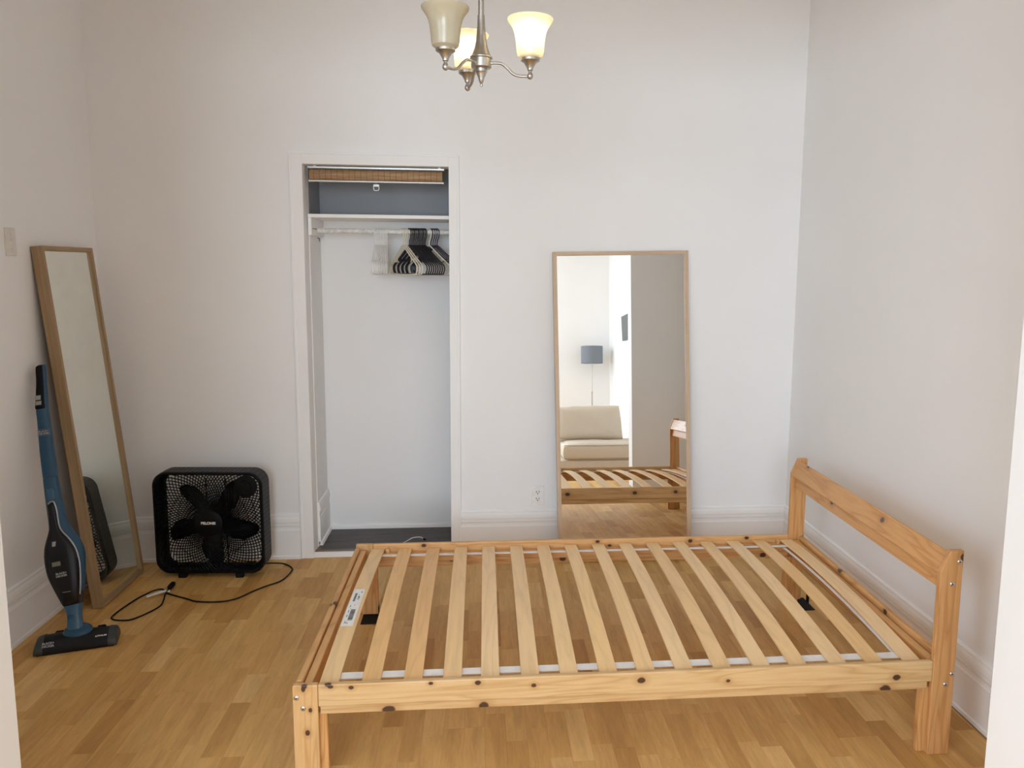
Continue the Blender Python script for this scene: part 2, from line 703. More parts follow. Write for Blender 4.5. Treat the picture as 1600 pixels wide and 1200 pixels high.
# closet quarter rounds and the baseboard on its left wall
mb = MB()
mb.prism([(CX0 + t * .7, z + .03) for t, z in BP[3:]] + [(CX0, .03)], 'y', 4.284, CY)
struct('baseboard_closet_left', mb, M_trim)
struct('trim_10', MB().prism([(CX0 + .0, .03), (CX0 + .022, .03), (CX0 + .018, .046), (CX0 + .0, .052)], 'y', 4.284, CY), M_trim)
struct('trim_11', MB().prism([(CY, .03), (CY - .012, .03), (CY - .010, .048), (CY, .052)], 'x', CX0 + .015, CX1), M_trim)

# ------------------------------------------------------------------ closet contents
sh = empty('closet_shelf', (CX0, CY, 1.855), 0, 'white painted shelf board across the top of the closet', 'shelf')
MB().box(.001, CX1 - CX0 - .001, -.325, -.001, 0, .019).build('shelf_board', M_trim, sh, bevel=.002)
MB().box(.001, .019, -.325, -.001, -.093, -.0005).build('cleat', M_trim, sh, bevel=.002)
mb = MB().tube([(.0195, -.30, -.058), (.027, -.30, -.057), (.037, -.298, -.062), (.040, -.296, -.055)], .0016, 6)
mb.build('hook', M_rubber, sh, smooth=True)['label'] = 'small black wire hook on the cleat'
MB().tube([(.0, -.085, -.10), (.009, -.085, -.101), (.011, -.085, -.118)], .0022, 6).build('nail', M_rubber, sh, smooth=True)

M_rod = simple('worn_white_rod', (.70, .70, .68), .4, 0, .18, 60)
rod = MB().lathe([(.0145, 0), (.0145, CX1 - CX0 - .021)], (CX0 + .0195, 4.385, 1.792), 'x', 20).build('closet_rod', M_rod, None, smooth=True)
tag(rod, 'worn white metal clothes rod running under the closet shelf', 'rod')
rod_cup = None

HANG_R = .0034


def hanger_mesh(name, mat, wdt=.36, r=.0036, drop=.25, flat_ends=.05):
    """hangs in the local y-z plane, origin at the centre of the rod"""
    R = .0145 + r + .0004
    p = []
    for k in range(13):                       # hook over the rod
        a = math.radians(-35 + k * (215 / 12))
        p.append((0, -R * math.cos(a) * -1, R * math.sin(a)))
    # p starts at the free tip (+y) and ends at -y side of the rod
    p += [(0, -R * 1.0, -.012), (0, -R * .75, -.03), (0, -.002, -.052), (0, 0, -.075)]
    hook = p
    mb = MB()
    mb.tube(hook, r * .9, 7)
    hw = wdt / 2
    body = [(0, 0, -.075), (0, -.02, -.083), (0, -hw * .55, -.135), (0, -hw * .93, -.178), (0, -hw, -.194), (0, -hw, -.21), (0, -hw * .95, -.225),
            (0, -hw * .86, -.232), (0, 0, -.236),
            (0, hw * .86, -.232), (0, hw * .95, -.225), (0, hw, -.21), (0, hw, -.194), (0, hw * .93, -.178), (0, hw * .55, -.135), (0, .02, -.083)]
    mb.tube(spline(body, 3, True), r, 7, True)
    for s in (-1, 1):                         # strap notch hooks under the shoulders
        mb.tube([(0, s * hw * .62, -.144), (0, s * hw * .62, -.160), (0, s * hw * .56, -.166)], r * .8, 6)
    me_o = mb.build(name, mat, None, smooth=True)
    return me_o


M_hw = simple('hanger_white', (.80, .80, .79), .3)
M_hc = simple('hanger_cream', (.74, .69, .57), .35)
M_hk = simple('hanger_black', (.016, .016, .019), .3)
M_hn = simple('hanger_navy', (.018, .022, .055), .3)
M_hm = simple('hanger_maroon', (.07, .02, .03), .3)


def hang(proto, x, deg, label, group, tilt=0, first=False):
    o = proto if first else proto.copy()
    if not first:
        COL.objects.link(o)
    o.location = (x, 4.385, 1.792 - 0.0)
    o.rotation_euler = (0, 0, math.radians(deg))
    tag(o, label, 'hanger', group)
    return o


hw_ = hanger_mesh('clothes_hanger', M_hw, .30, .0029)
for i in range(10):
    x = -.588 + i * .0073
    hang(hw_, x, -1.5 + i * .75, 'white plastic clothes hanger in the tight bunch at the left of the rod', 'white hangers bunched on the closet rod', first=(i == 0))
hc = hanger_mesh('clothes_hanger', M_hc, .36, .0038)
for i in range(3):
    hang(hc, -.437 + i * .0105, 30 + i * 1.5, ('cream plastic hanger nearest the white bunch, leftmost of three', 'cream plastic hanger in the middle of the three beside the black bunch', 'cream plastic hanger closest to the black bunch, rightmost of three')[i], 'cream hangers left of the black bunch', first=(i == 0))
hk = hanger_mesh('clothes_hanger', M_hk, .36, .0037)
for i in range(12):
    lb = 'black plastic hanger in the middle of the dense black bunch on the closet rod'
    if i == 0:
        lb = 'leftmost black plastic hanger, right behind the three cream ones'
    if i == 11:
        lb = 'last black hanger at the right edge of the dense bunch'
    hang(hk, -.400 + i * .0078, 36 + (i % 3) * 1.5, lb, 'black hangers in the dense bunch', first=(i == 0))
hang(hc, -.291, 42, 'single cream plastic hanger right of the black bunch', None)
hang(hk, -.282, 43, 'black plastic hanger just right of the single cream hanger', None)
hn = hanger_mesh('clothes_hanger', M_hn, .36, .0036)
hang(hn, -.270, 44, 'navy blue plastic hanger, left one of the navy pair', 'navy hangers at the right end of the rod', first=True)
hang(hn, -.259, 45, 'navy blue plastic hanger beside the maroon one, right of the navy pair', 'navy hangers at the right end of the rod')
hm = hanger_mesh('clothes_hanger', M_hm, .36, .004)
hang(hm, -.248, 46, 'dark maroon plastic hanger, rightmost one in view on the rod', None, first=True)

# rolled bamboo blind
bl = empty('bamboo_blind', (-.905, 4.222, 2.121), 0, 'rolled-up brown bamboo blind hanging in the top of the closet opening', 'blind')
BW = .709
MB().box(0, BW, -.012, .026, -.0135, -.0035).build('head_rail', M_alu, bl, bevel=.002)
for x in (.027, BW - .033):
    MB().box(x, x + .014, -.006, .012, -.0035, .0015).build('bracket', M_alu, bl, bevel=.001)


def bamboo():
    mt, nt, b = newmat('bamboo_reed')
    v = coords(nt, (6, 300, 300))
    f = noise_tex(nt, v, 1.0, 3, .6)
    c = ramp(nt, f, [(.3, (.20, .105, .045)), (.5, (.36, .21, .10)), (.7, (.50, .33, .18))])
    nt.links.new(c, b.inputs['Base Color'])
    b.inputs['Roughness'].default_value = .55
    return mt


M_bam = bamboo()
mb = MB()
seg = 72
prof = []
for k in range(seg):
    a = 2 * PI * k / seg
    rr = .0265 + .0013 * abs(math.sin(a * 9))
    prof.append((rr * math.cos(a) * .8, rr * math.sin(a)))
rings = []
for x in (.008, .010, BW - .012, BW - .010):
    k = .93 if x in (.008, BW - .010) else 1
    rings.append([(x, .007 + p[0] * k, -.045 + p[1] * k) for p in prof])
mb.rings(rings)
mb.build('rolled_reeds', M_bam, bl)
M_str = simple('blind_string', (.12, .07, .04), .8)
mb = MB()
for k in range(22):
    x = .03 + k * (BW - .07) / 21
    mb.tube([(x, .007 + .0225 * math.cos(2 * PI * q / 28), -.045 + .028 * math.sin(2 * PI * q / 28)) for q in range(28)], .0009, 4, True)
o = mb.build('string', M_str, bl)
mb = MB().lathe([(.0048, 0), (.0048, BW - .012)], (.006, -.004, -.078), 'x', 14)
rail = mb.build('bottom_rail', M_alu, bl, smooth=True)
for x in (.003, BW - .0095):
    MB().lathe([(.004, 0), (.0062, .001), (.0062, .0055), (.004, .0065)], (x, -.004, -.078), 'x', 14).build('end_cap', M_white, rail, smooth=True)
mb = MB()
cx_ = .352
mb.box(cx_ - .015, cx_ + .015, -.012, -.009, -.103, -.092)
mb.tube(spline([(cx_ - .0135, -.0105, -.102), (cx_ - .0135, -.0105, -.116), (cx_ - .008, -.0105, -.1225), (cx_ + .008, -.0105, -.1225), (cx_ + .0135, -.0105, -.116), (cx_ + .0135, -.0105, -.102)], 4), .0023, 8)
mb.tube([(cx_, -.0105, -.092), (cx_, -.006, -.080)], .001, 5)
mb.build('pull_ring', M_white, bl)

# white cable end on the closet floor
cab = empty('white_cable', (-.39, 4.32, .0301), 0, 'short white cable with a black tip lying on the dark closet floor', 'cable')
pts = [(-.12, -.075, .003), (-.075, -.06, .004), (-.035, -.02, .012), (-.005, .002, .020), (.035, .016, .017), (.052, .012, .008)]
MB().tube(spline(pts, 6), .0026, 8).build('cord', M_white, cab, smooth=True)
MB().tube([(.050, .0125, .009), (.058, .010, .006), (.066, .006, .005)], [.0045, .005, .0035], 8).build('plug', M_rubber, cab, smooth=True)

# ------------------------------------------------------------------ wall outlet, wall switch
def outlet():
    e = empty('wall_outlet', (.3114, YB, .3315), 0, 'white double power outlet with cover plate low on the back wall', 'outlet')
    MB().box(-.036, .036, -.0055, 0, -.0585, .0585).build('cover_plate', M_white, e, bevel=.002)
    for s in (-1, 1):
        zc = s * .0195
        pr_ = [(.0172 * math.copysign(abs(math.cos(a)) ** .8, math.cos(a)), zc + .0145 * math.copysign(min(1, abs(math.sin(a)) * 1.25), math.sin(a)) * .95) for a in [2 * PI * k / 24 for k in range(24)]]
        r = MB().prism(pr_, 'y', -.0075, -.0054).build('receptacle', M_white, e)
        mb = MB()
        mb.box(-.0092, -.0058, -.0079, -.0074, zc - .0015, zc + .009)
        mb.box(.0058, .0092, -.0079, -.0074, zc + .0005, zc + .009)
        mb.lathe([(.0034, 0), (.0034, .0005)], (0, -.0079, zc - .0065), 'y', 10)
        mb.build('slot', M_print_k, r)
    MB().lathe([(.003, 0), (.003, .001)], (0, -.0065, 0), 'y', 12).build('screw', M_chrome, e)


outlet()
e = empty('wall_switch', (XL, 3.45, 1.688), PI / 2, 'cream white light switch plate on the left wall above the leaning mirror', 'switch')
M_sw = simple('switch_plastic', (.72, .70, .66), .4)
MB().box(-.036, .036, -.0055, 0, -.0585, .0585).build('cover_plate', M_sw, e, bevel=.002)
MB().box(-.005, .005, -.0075, -.005, -.0125, .0125).build('toggle_frame', M_sw, e, bevel=.0006)
MB().prism([(-.0055, -.004), (-.014, .005), (-.012, .009), (-.0055, .006)], 'x', -.0035, .0035).build('toggle', M_sw, e)
for s in (-.030, .030):
    MB().lathe([(.003, 0), (.003, .0012)], (0, -.0066, s), 'y', 10).build('screw', M_chrome, e)

# ------------------------------------------------------------------ leaning mirrors
def glass_mat(name, col, dusty):
    mt, nt, b = newmat(name)
    b.inputs['Metallic'].default_value = 1
    b.inputs['Roughness'].default_value = .004
    b.inputs['Base Color'].default_value = (*col, 1)
    if dusty:
        out = nt.nodes['Material Output']
        df = N(nt, 'ShaderNodeBsdfDiffuse')
        df.inputs['Color'].default_value = (.86, .87, .84, 1)
        mx = N(nt, 'ShaderNodeMixShader')
        tc = N(nt, 'ShaderNodeTexCoord')
        f = noise_tex(nt, tc.outputs['Object'], 5, 5, .6, .4)
        f2 = noise_tex(nt, tc.outputs['Object'], 90, 3, .6)
        sp = N(nt, 'ShaderNodeSeparateXYZ')
        nt.links.new(tc.outputs['Object'], sp.inputs[0])
        hz = N(nt, 'ShaderNodeMapRange')
        hz.inputs['From Min'].default_value = .5
        hz.inputs['From Max'].default_value = 1.65
        hz.inputs['To Min'].default_value = .03
        hz.inputs['To Max'].default_value = .20
        nt.links.new(sp.outputs['Z'], hz.inputs['Value'])
        a = N(nt, 'ShaderNodeMath', operation='MULTIPLY')
        nt.links.new(hz.outputs[0], a.inputs[0])
        r = N(nt, 'ShaderNodeMapRange')
        r.inputs['From Min'].default_value = .3
        r.inputs['From Max'].default_value = .7
        r.inputs['To Min'].default_value = .5
        r.inputs['To Max'].default_value = 1.1
        nt.links.new(f, r.inputs['Value'])
        nt.links.new(r.outputs[0], a.inputs[1])
        nt.links.new(a.outputs[0], mx.inputs[0])
        nt.links.new(b.outputs[0], mx.inputs[1])
        nt.links.new(df.outputs[0], mx.inputs[2])
        nt.links.new(mx.outputs[0], out.inputs['Surface'])
    return mt


def mirror(matrix, W_, H_, fw, dp, fmat, fmat_h, gmat, label, recess):
    e = empty('leaning_mirror', matrix=matrix, label=label, cat='mirror')
    MB().box(0, fw, 0, dp, 0, H_).build('frame_rail', fmat, e, bevel=.0012)
    MB().box(W_ - fw, W_, 0, dp, 0, H_).build('frame_rail', fmat, e, bevel=.0012)
    MB().box(fw, W_ - fw, 0, dp, 0, fw).build('frame_rail', fmat_h, e, bevel=.0012)
    MB().box(fw, W_ - fw, 0, dp, H_ - fw, H_).build('frame_rail', fmat_h, e, bevel=.0012)
    mb = MB()
    t = .0025
    q = fw
    mb.box(q, q + t, recess * .35, recess, q, H_ - q).box(W_ - q - t, W_ - q, recess * .35, recess, q, H_ - q)
    mb.box(q + t, W_ - q - t, recess * .35, recess, q, q + t).box(q + t, W_ - q - t, recess * .35, recess, H_ - q - t, H_ - q)
    mb.build('inner_edge', fmat, e)
    MB().box(fw, W_ - fw, recess, recess + .004, fw, H_ - fw).build('mirror_glass', gmat, e)
    M_bk = simple('hardboard_back', (.22, .15, .09), .8)
    MB().box(fw, W_ - fw, recess + .0045, recess + .008, fw, H_ - fw).build('backing_board', M_bk, e)
    return e


def oak(name, axis, light, dark):
    mt, nt, b = newmat(name)
    sc = {'x': (2, 60, 60), 'z': (60, 60, 2)}[axis]
    v = coords(nt, sc)
    f = noise_tex(nt, v, 1.4, 5, .65, .3)
    c = ramp(nt, f, [(.3, dark), (.65, light)])
    nt.links.new(c, b.inputs['Base Color'])
    b.inputs['Roughness'].default_value = .5
    bump(nt, b, f, .1, .0005)
    return mt


a, b_ = .077, -.0225
up = Vector((0, math.sin(a), math.cos(a)))
h0 = Vector((1, 0, 0))
ex = h0 * math.cos(b_) - up * math.sin(b_)
ez = up * math.cos(b_) + h0 * math.sin(b_)
ey = ez.cross(ex)
mt_ = Matrix((ex, ey, ez)).transposed().to_4x4()
mt_.translation = Vector((.4177, 4.010, .0032))
mirror(mt_, .7405, 1.688, .019, .036, oak('pale_oak', 'z', (.62, .47, .33), (.50, .36, .24)), oak('pale_oak_cross', 'x', (.62, .47, .33), (.50, .36, .24)),
       glass_mat('mirror_clear', (.93, .95, .94), False), 'tall wide mirror in a pale oak frame leaning on the back wall behind the bed', .006)
a = .0917
ex = Vector((0, 1, 0))
ey = Vector((-math.cos(a), 0, -math.sin(a)))
ez = ex.cross(ey)
mt_ = Matrix((ex, ey, ez)).transposed().to_4x4()
mt_.translation = Vector((-1.7655, 3.589, .0044))
mirror(mt_, .447, 1.68, .019, .047, oak('tan_oak', 'z', (.40, .27, .15), (.27, .175, .09)), oak('tan_oak_cross', 'x', (.40, .27, .15), (.27, .175, .09)),
       glass_mat('mirror_dusty', (.90, .94, .90), True), 'tall narrow dusty mirror in a tan oak frame leaning on the left wall', .012)

# ------------------------------------------------------------------ bed frame
BX, BY = -.5768, 2.2534
bed = empty('bed_frame', (BX, BY, 0), 0, 'empty pine bed frame with slats and a low headboard, no mattress', 'bed')
ZR, ZT = .3317, .7076
LX, WY, PW = 2.0522, 1.2242, .0754
PL, PD = (.66, .42, .195), (.49, .26, .09)
PLo, PDo = (.66, .36, .145), (.44, .20, .065)
M_post1 = pine('pine_foot_post', 'z', PL, PD, [(.033, .0, .320, .007), (.052, 0, .251, .006), (.042, 0, .177, .008), (.036, 0, .332, .01)], 1)
M_post2 = pine('pine_head_post', 'z', PLo, PDo, [(2.124, 0, .686, .010), (2.083, 1.18, .575, .012), (2.083, 1.18, .592, .007)], 2)
M_postb = pine('pine_leg_block', 'z', (.66, .36, .14), (.46, .22, .07), [(2.03, 1.15, .24, .008)], 4, contrast=1.4)
M_railf = pine('pine_front_rail', 'x', (.66, .45, .23), (.50, .29, .11),
               [(.106, .004, .332, .009), (.114, 0, .325, .007), (.176, 0, .319, .007), (.418, 0, .323, .006), (.563, 0, .319, .008), (.737, 0, .303, .007),
                (1.079, 0, .306, .011), (1.362, 0, .292, .006), (1.928, 0, .280, .011)], 5)
M_ledge = pine('pine_front_ledge', 'x', (.62, .41, .20), (.47, .26, .10), [(.288, .008, .237, .016), (.581, .008, .239, .013), (1.896, .008, .237, .015)], 6)
M_railb = pine('pine_back_rail', 'x', (.72, .43, .19), (.50, .25, .09),
               [(.308, 1.2, .321, .011), (1.12, 1.2, .321, .010), (1.178, 1.2, .300, .009), (1.567, 1.2, .313, .011), (1.843, 1.2, .322, .010),
                (1.105, 1.224, .295, .012), (1.528, 1.224, .297, .012), (1.788, 1.224, .300, .011)], 7)
M_ledgb = pine('pine_back_ledge', 'x', (.70, .42, .18), (.50, .25, .09), [(.437, 1.178, .262, .011), (.952, 1.178, .252, .013), (1.917, 1.178, .245, .012)], 8, contrast=1.3)
M_foot = pine('pine_foot_rail', 'y', (.72, .42, .17), (.50, .25, .085), [(.0, .586, .318, .013), (.02, .60, .322, .012)], 9)
M_head = pine('pine_head_rail', 'y', (.68, .37, .145), (.48, .22, .07), [(2.077, .41, .672, .012), (2.077, 1.097, .70, .010), (2.068, .825, .612, .012)], 10)
M_lowh = pine('pine_low_head_rail', 'y', (.70, .39, .155), (.48, .23, .075), [(2.095, .762, .332, .013), (2.08, .535, .300, .012), (2.095, .385, .322, .011)], 11)


def leg(px0, px1, bx0, bx1, zt, front, mat, chamf=None):
    """corner post: outer board plus inner block; front True = camera side"""
    y0, y1 = (0, .020) if front else (WY - .020, WY)
    yb0, yb1 = (.020, .045) if front else (WY - .045, WY - .020)
    mb = MB()
    if chamf:
        z1, dx, dz = chamf
        zb = .0003 if front else .004
        mb.prism([(px0, zb), (px1, zb), (px1, zt), (px0 + dx, zt), (px0, z1)], 'y', y0, y1)
    else:
        mb.box(px0, px1, y0, y1, .0003 if front else .004, zt)
    o = mb.build('leg', mat, bed, bevel=.003)
    MB().box(bx0, bx1, yb0 + .0002 * (1 if front else -1), yb1, .0006 if front else .006, .2318).build('leg_block', M_postb, o, bevel=.003)
    return o


for fr in (True, False):
    leg(0, PW, .024, .099, ZR, fr, M_post1)
    o = leg(LX, LX + PW, LX - .026, LX + .05, ZT, fr, M_post2, (.635, .030, 0))
# felt pads, black, under the rear legs
for x0 in (.028, 2.078):
    MB().box(x0 + .002, x0 + .072, WY - .135, WY - .001, 0, .0037).build('floor_pad', M_rubber, bed, bevel=.001)['label'] = 'flat black rubber pad under a rear leg'
    MB().box(x0 + .0725, x0 + .0745, WY - .06, WY - .03, .0, .045).build('pad_lip', M_rubber, bed)
for x0 in (.01, LX + .01):
    MB().box(x0, x0 + .055, WY - .0008, WY + .006, 0, .004).build('floor_pad', M_rubber, bed)
# side rails and their ledgers
MB().box(PW + .0005, LX - .0005, 0.0006, .0195, .260, ZR).build('side_rail', M_railf, bed, bevel=.004)
MB().prism([(.008, .2320), (.046, .2320), (.046, .296), (.0200, .296), (.0200, .2595), (.008, .2595)], 'x', PW + .005, LX - .012).build('ledger', M_ledge, bed, bevel=.002)
MB().box(PW + .0005, LX - .0005, WY - .0195, WY - .0006, .260, ZR).build('side_rail', M_railb, bed, bevel=.004)
MB().prism([(WY - .008, .2320), (WY - .046, .2320), (WY - .046, .296), (WY - .0200, .296), (WY - .0200, .2595), (WY - .008, .2595)], 'x', PW + .005, LX - .012).build('ledger', M_ledgb, bed, bevel=.002)
MB().box(.10, LX - .03, .0485, .062, .262, .290).build('cross_strip', M_ledgb, bed, bevel=.002)
MB().box(.10, LX - .03, WY - .062, WY - .0485, .262, .290).build('cross_strip', M_ledgb, bed, bevel=.002)
# foot rail (outer board and inner ledger)
MB().box(.001, .021, .0455, WY - .0455, .235, ZR - .007).build('end_rail', M_foot, bed, bevel=.004)
MB().box(.0235, .050, .0455, WY - .0455, .228, ZR - .018).build('end_ledger', M_foot, bed, bevel=.004)
# low rail at the head end
MB().box(LX + .042, LX + .064, .0455, WY - .0455, .235, ZR + .002).build('end_rail', M_lowh, bed, bevel=.005)
MB().box(LX + .008, LX + .036, .0455, WY - .0455, .228, ZR - .014).build('end_ledger', M_lowh, bed, bevel=.004)
# headboard: tilted upper board and narrower lower board
sl = (.703 - .633)
mb = MB().prism([(LX + .001, .626), (LX + .0175, .619), (LX + .050, .690), (LX + .032, .7005)], 'y', .0205, WY - .0205)
mb.build('headboard_board', M_head, bed, bevel=.003)
mb = MB().prism([(LX + .016, .572), (LX + .033, .568), (LX + .044, .650), (LX + .0275, .655)], 'y', .0205, WY - .0205)
mb.build('headboard_lower_board', M_head, bed, bevel=.003)
# bolts
for (x, z) in [(.012, .293), (.031, .258), (2.114, .671), (2.094, .596), (2.118, .286), (2.098, .250)]:
    mb = MB().lathe([(.0078, 0), (.0078, -.0018), (.0062, -.0036), (.0032, -.0042)], (x, 0, z), 'y', 18)
    bo = mb.build('bolt', M_chrome, bed, smooth=True)
    MB().lathe([(.0026, 0), (.0026, -.0003)], (x, -.0042, z), 'y', 6).build('socket', M_print_k, bo)
# slats: sixteen arched birch slats
sf = [0.07, 0.199, 0.329, 0.452, 0.571, 0.698, 0.823, 0.95, 1.073, 1.199, 1.326, 1.458, 1.582, 1.718, 1.843, 1.974]
sb = [0.071, 0.195, 0.323, 0.449, 0.576, 0.704, 0.829, 0.959, 1.089, 1.218, 1.347, 1.477, 1.608, 1.74, 1.87, 2.007]
tones = [(.78, .58, .31), (.76, .50, .22), (.74, .48, .22), (.78, .56, .29), (.80, .60, .34), (.78, .58, .32), (.80, .59, .31), (.79, .57, .28),
         (.79, .57, .29), (.80, .60, .33), (.77, .55, .28), (.80, .60, .33), (.79, .57, .29), (.81, .61, .34), (.78, .54, .26), (.81, .61, .34)]
for i in range(16):
    t = tuple(min(.95, q * k) for q, k in zip(tones[i], (1.15, 1.08, 1.05)))
    ms = pine('birch_slat', 'y', t, tuple(q * .78 for q in t), [], 20 + i * 3, .7, .75)
    ms.node_tree.nodes['Principled BSDF'].inputs['Roughness'].default_value = .4
    rings = []
    n = 16
    wd = .058
    ths = .008
    for k in range(n + 1):
        s = k / n
        y = .024 + s * (WY - .048)
        x = sf[i] + (sb[i] - sf[i]) * s + .0015
        z = .304 + .024 * math.sin(PI * s) ** .9
        rings.append([(x, y, z), (x + wd, y, z), (x + wd, y, z + ths), (x, y, z + ths)])
    MB().rings(rings).build('slat', ms, bed, bevel=.0012, smooth=False)
# small end stops between the outer slats
for x in (.139, 1.985):
    MB().box(x, x + .014, WY - .043, WY - .021, .2962, .315).build('slat_stop', M_railb, bed, bevel=.001)
# the white webbing that ties the slats
M_tape = simple('white_webbing', (.80, .79, .78), .7)
for y, wt in ((.078, .034), (WY - .108, .024)):
    rings = []
    for k in range(121):
        x = .085 + k * (2.035 - .085) / 120
        s = (y - .024) / (WY - .048)
        s2 = (y + wt - .024) / (WY - .048)
        z = .302 + .024 * math.sin(PI * s) ** .9
        z2 = .302 + .024 * math.sin(PI * s2) ** .9
        rings.append([(x, y, z - .002), (x, y + wt, z2 - .002), (x, y + wt, z2), (x, y, z)])
    MB().rings(rings).build('webbing', M_tape, bed)
rings = []
for k in range(25):
    s = k / 24
    y = .088 + s * (WY - .192)
    ss = (y - .024) / (WY - .048)
    z = .302 + .024 * math.sin(PI * ss) ** .9 - .006
    x = 1.992 + .014 * s - .018
    rings.append([(x, y, z - .001), (x + .014, y, z - .001), (x + .014, y, z), (x, y, z)])
MB().rings(rings).build('webbing', M_tape, bed)
# paper label on the first slat
zs = lambda y: .304 + .008 + .024 * math.sin(PI * (y - .024) / (WY - .048)) ** .9 + .0003
rings = []
ya, yb = .388, .698
for k in range(11):
    y = ya + (yb - ya) * k / 10
    z = zs(y)
    rings.append([(.0755, y, z), (.118, y, z), (.118, y, z + .0003), (.0755, y, z + .0003)])
st = MB().rings(rings).build('paper_label', M_paper, bed)
st['label'] = 'white printed paper label stuck on the first slat'
mb = MB()


def ink(x0, x1, y0, y1):
    z = max(zs(y0), zs(y1)) + .0003
    mb.add([(x0, y0, zs(y0) + .0006), (x1, y0, zs(y0) + .0006), (x1, y1, zs(y1) + .0006), (x0, y1, zs(y1) + .0006)], [(0, 1, 2, 3)])


r_ = random.Random(3)
y = .43
while y < .515:                                   # barcode
    wb = r_.choice((.0015, .003, .0045))
    ink(.092, .109, y, y + wb)
    y += wb + r_.choice((.0012, .0025))
y = .585
while y < .655:                                   # bold code line
    ink(.086, .094, y, y + .0075)
    y += .0105
for (xa, xb, y0, y1) in [(.101, .1035, .60, .61), (.1045, .107, .60, .607), (.101, .1035, .615, .632), (.1045, .107, .612, .628), (.101, .103, .638, .645),
                         (.107, .110, .66, .672), (.084, .086, .535, .552), (.088, .0895, .52, .526), (.099, .1005, .545, .556), (.084, .086, .405, .425),
                         (.089, .091, .405, .418), (.094, .096, .402, .414), (.084, .0865, .455, .47), (.084, .0865, .49, .51)]:
    ink(xa, xb, y0, y1)
tag(mb.build('print', M_print_k, st), kind='stuff')

# ------------------------------------------------------------------ box fan
fa = -.062
fan = empty('box_fan', (-1.392, 3.928, 0), fa, 'black square box fan standing on the floor against the back wall', 'fan')
FW, FZ0, FZ1, FD = .276, .022, .556, .118


def rrect(hw, z0, z1, rad, seg=8):
    pts = []
    cz = (z0 + z1) / 2
    hh = (z1 - z0) / 2
    for qx, qz, a0 in ((1, 1, 0), (-1, 1, 90), (-1, -1, 180), (1, -1, 270)):
        for k in range(seg + 1):
            a = math.radians(a0 + 90 * k / seg)
            pts.append((qx * (hw - rad) + rad * math.cos(a), cz + qz * (hh - rad) + rad * math.sin(a)))
    return pts


FCZ = (FZ0 + FZ1) / 2
outer = rrect(FW, FZ0, FZ1, .072)
outer2 = rrect(FW - .004, FZ0 + .004, FZ1 - .004, .070)
inner = rrect(FW - .013, FZ0 + .016, FZ1 - .013, .062)
inner2 = rrect(FW - .010, FZ0 + .010, FZ1 - .010, .064)
# side shell with transverse ribs
rings = []
ny = 5
for j in range(ny):
    y = .014 + (FD - .028) * j / (ny - 1)
    rings.append([(p[0] * (1.0 if j in (0, ny - 1) else 1.0), y, FCZ + (p[1] - FCZ)) for p in outer])
for j in range(ny - 1, -1, -1):
    y = .014 + (FD - .028) * j / (ny - 1)
    rings.append([(p[0], y, p[1]) for p in inner2])
sh_ = MB().rings(rings, True).build('shell', M_blackside, fan, smooth=True)
# ribs across the shell sides
mb = MB()
op = rrect(FW + .0012, FZ0 - .0012, FZ1 + .0012, .073, 10)
n = len(op)
per = []
L = 0
for i in range(n):
    p, q = Vector(op[i]), Vector(op[(i + 1) % n])
    L += (q - p).length
d = .012
step = .024
acc = 0
nxt = .01
for i in range(n):
    p, q = Vector(op[i]), Vector(op[(i + 1) % n])
    l = (q - p).length
    if l < 1e-6:
        continue
    while nxt <= acc + l:
        t = (nxt - acc) / l
        c = p.lerp(q, t)
        tg = (q - p) / l
        a0 = c - tg * .0015
        a1 = c + tg * .0015
        cc = Vector((0, FCZ))
        mb.add([(a0.x, .016, a0.y), (a1.x, .016, a1.y), (a1.x, FD - .016, a1.y), (a0.x, FD - .016, a0.y)], [(0, 1, 2, 3)])
        nxt += step
    acc += l
o = mb.build('shell_ribs', M_black, fan)
sm = o.modifiers.new('s', 'SOLIDIFY')
sm.thickness = .001
sm.offset = 0
# front and back bezels
for (ya_, yb_, sgn, nm) in ((0, .016, 1, 'front_bezel'), (FD, FD - .016, -1, 'rear_bezel')):
    rings = [[(p[0], yb_, p[1]) for p in outer], [(p[0], ya_ + sgn * .006, p[1]) for p in outer], [(p[0], ya_, p[1]) for p in outer2],
             [(p[0], ya_, p[1]) for p in inner], [(p[0], yb_, p[1]) for p in inner]]
    MB().rings(rings, True).build(nm, M_black, fan, smooth=True)
# duct plate with a round-cornered opening behind the blades
ap = []
for k in range(64):
    a = 2 * PI * k / 64
    c, s = math.cos(a), math.sin(a)
    r = .243 / max(abs(c), abs(s))
    r = min(r, .322)
    ap.append((r * c, FCZ + r * s))
bp_ = []
for k in range(64):
    a = 2 * PI * k / 64
    c, s = math.cos(a), math.sin(a)
    r = .262 / max(abs(c), abs(s))
    r = min(r, .350)
    bp_.append((r * c, FCZ + r * s))
rings = [[(p[0], .060, p[1]) for p in bp_], [(p[0], .060, p[1]) for p in ap], [(p[0], .090, p[1]) for p in ap], [(p[0], .090, p[1]) for p in bp_]]
MB().rings(rings, True).build('duct_plate', M_black, fan)


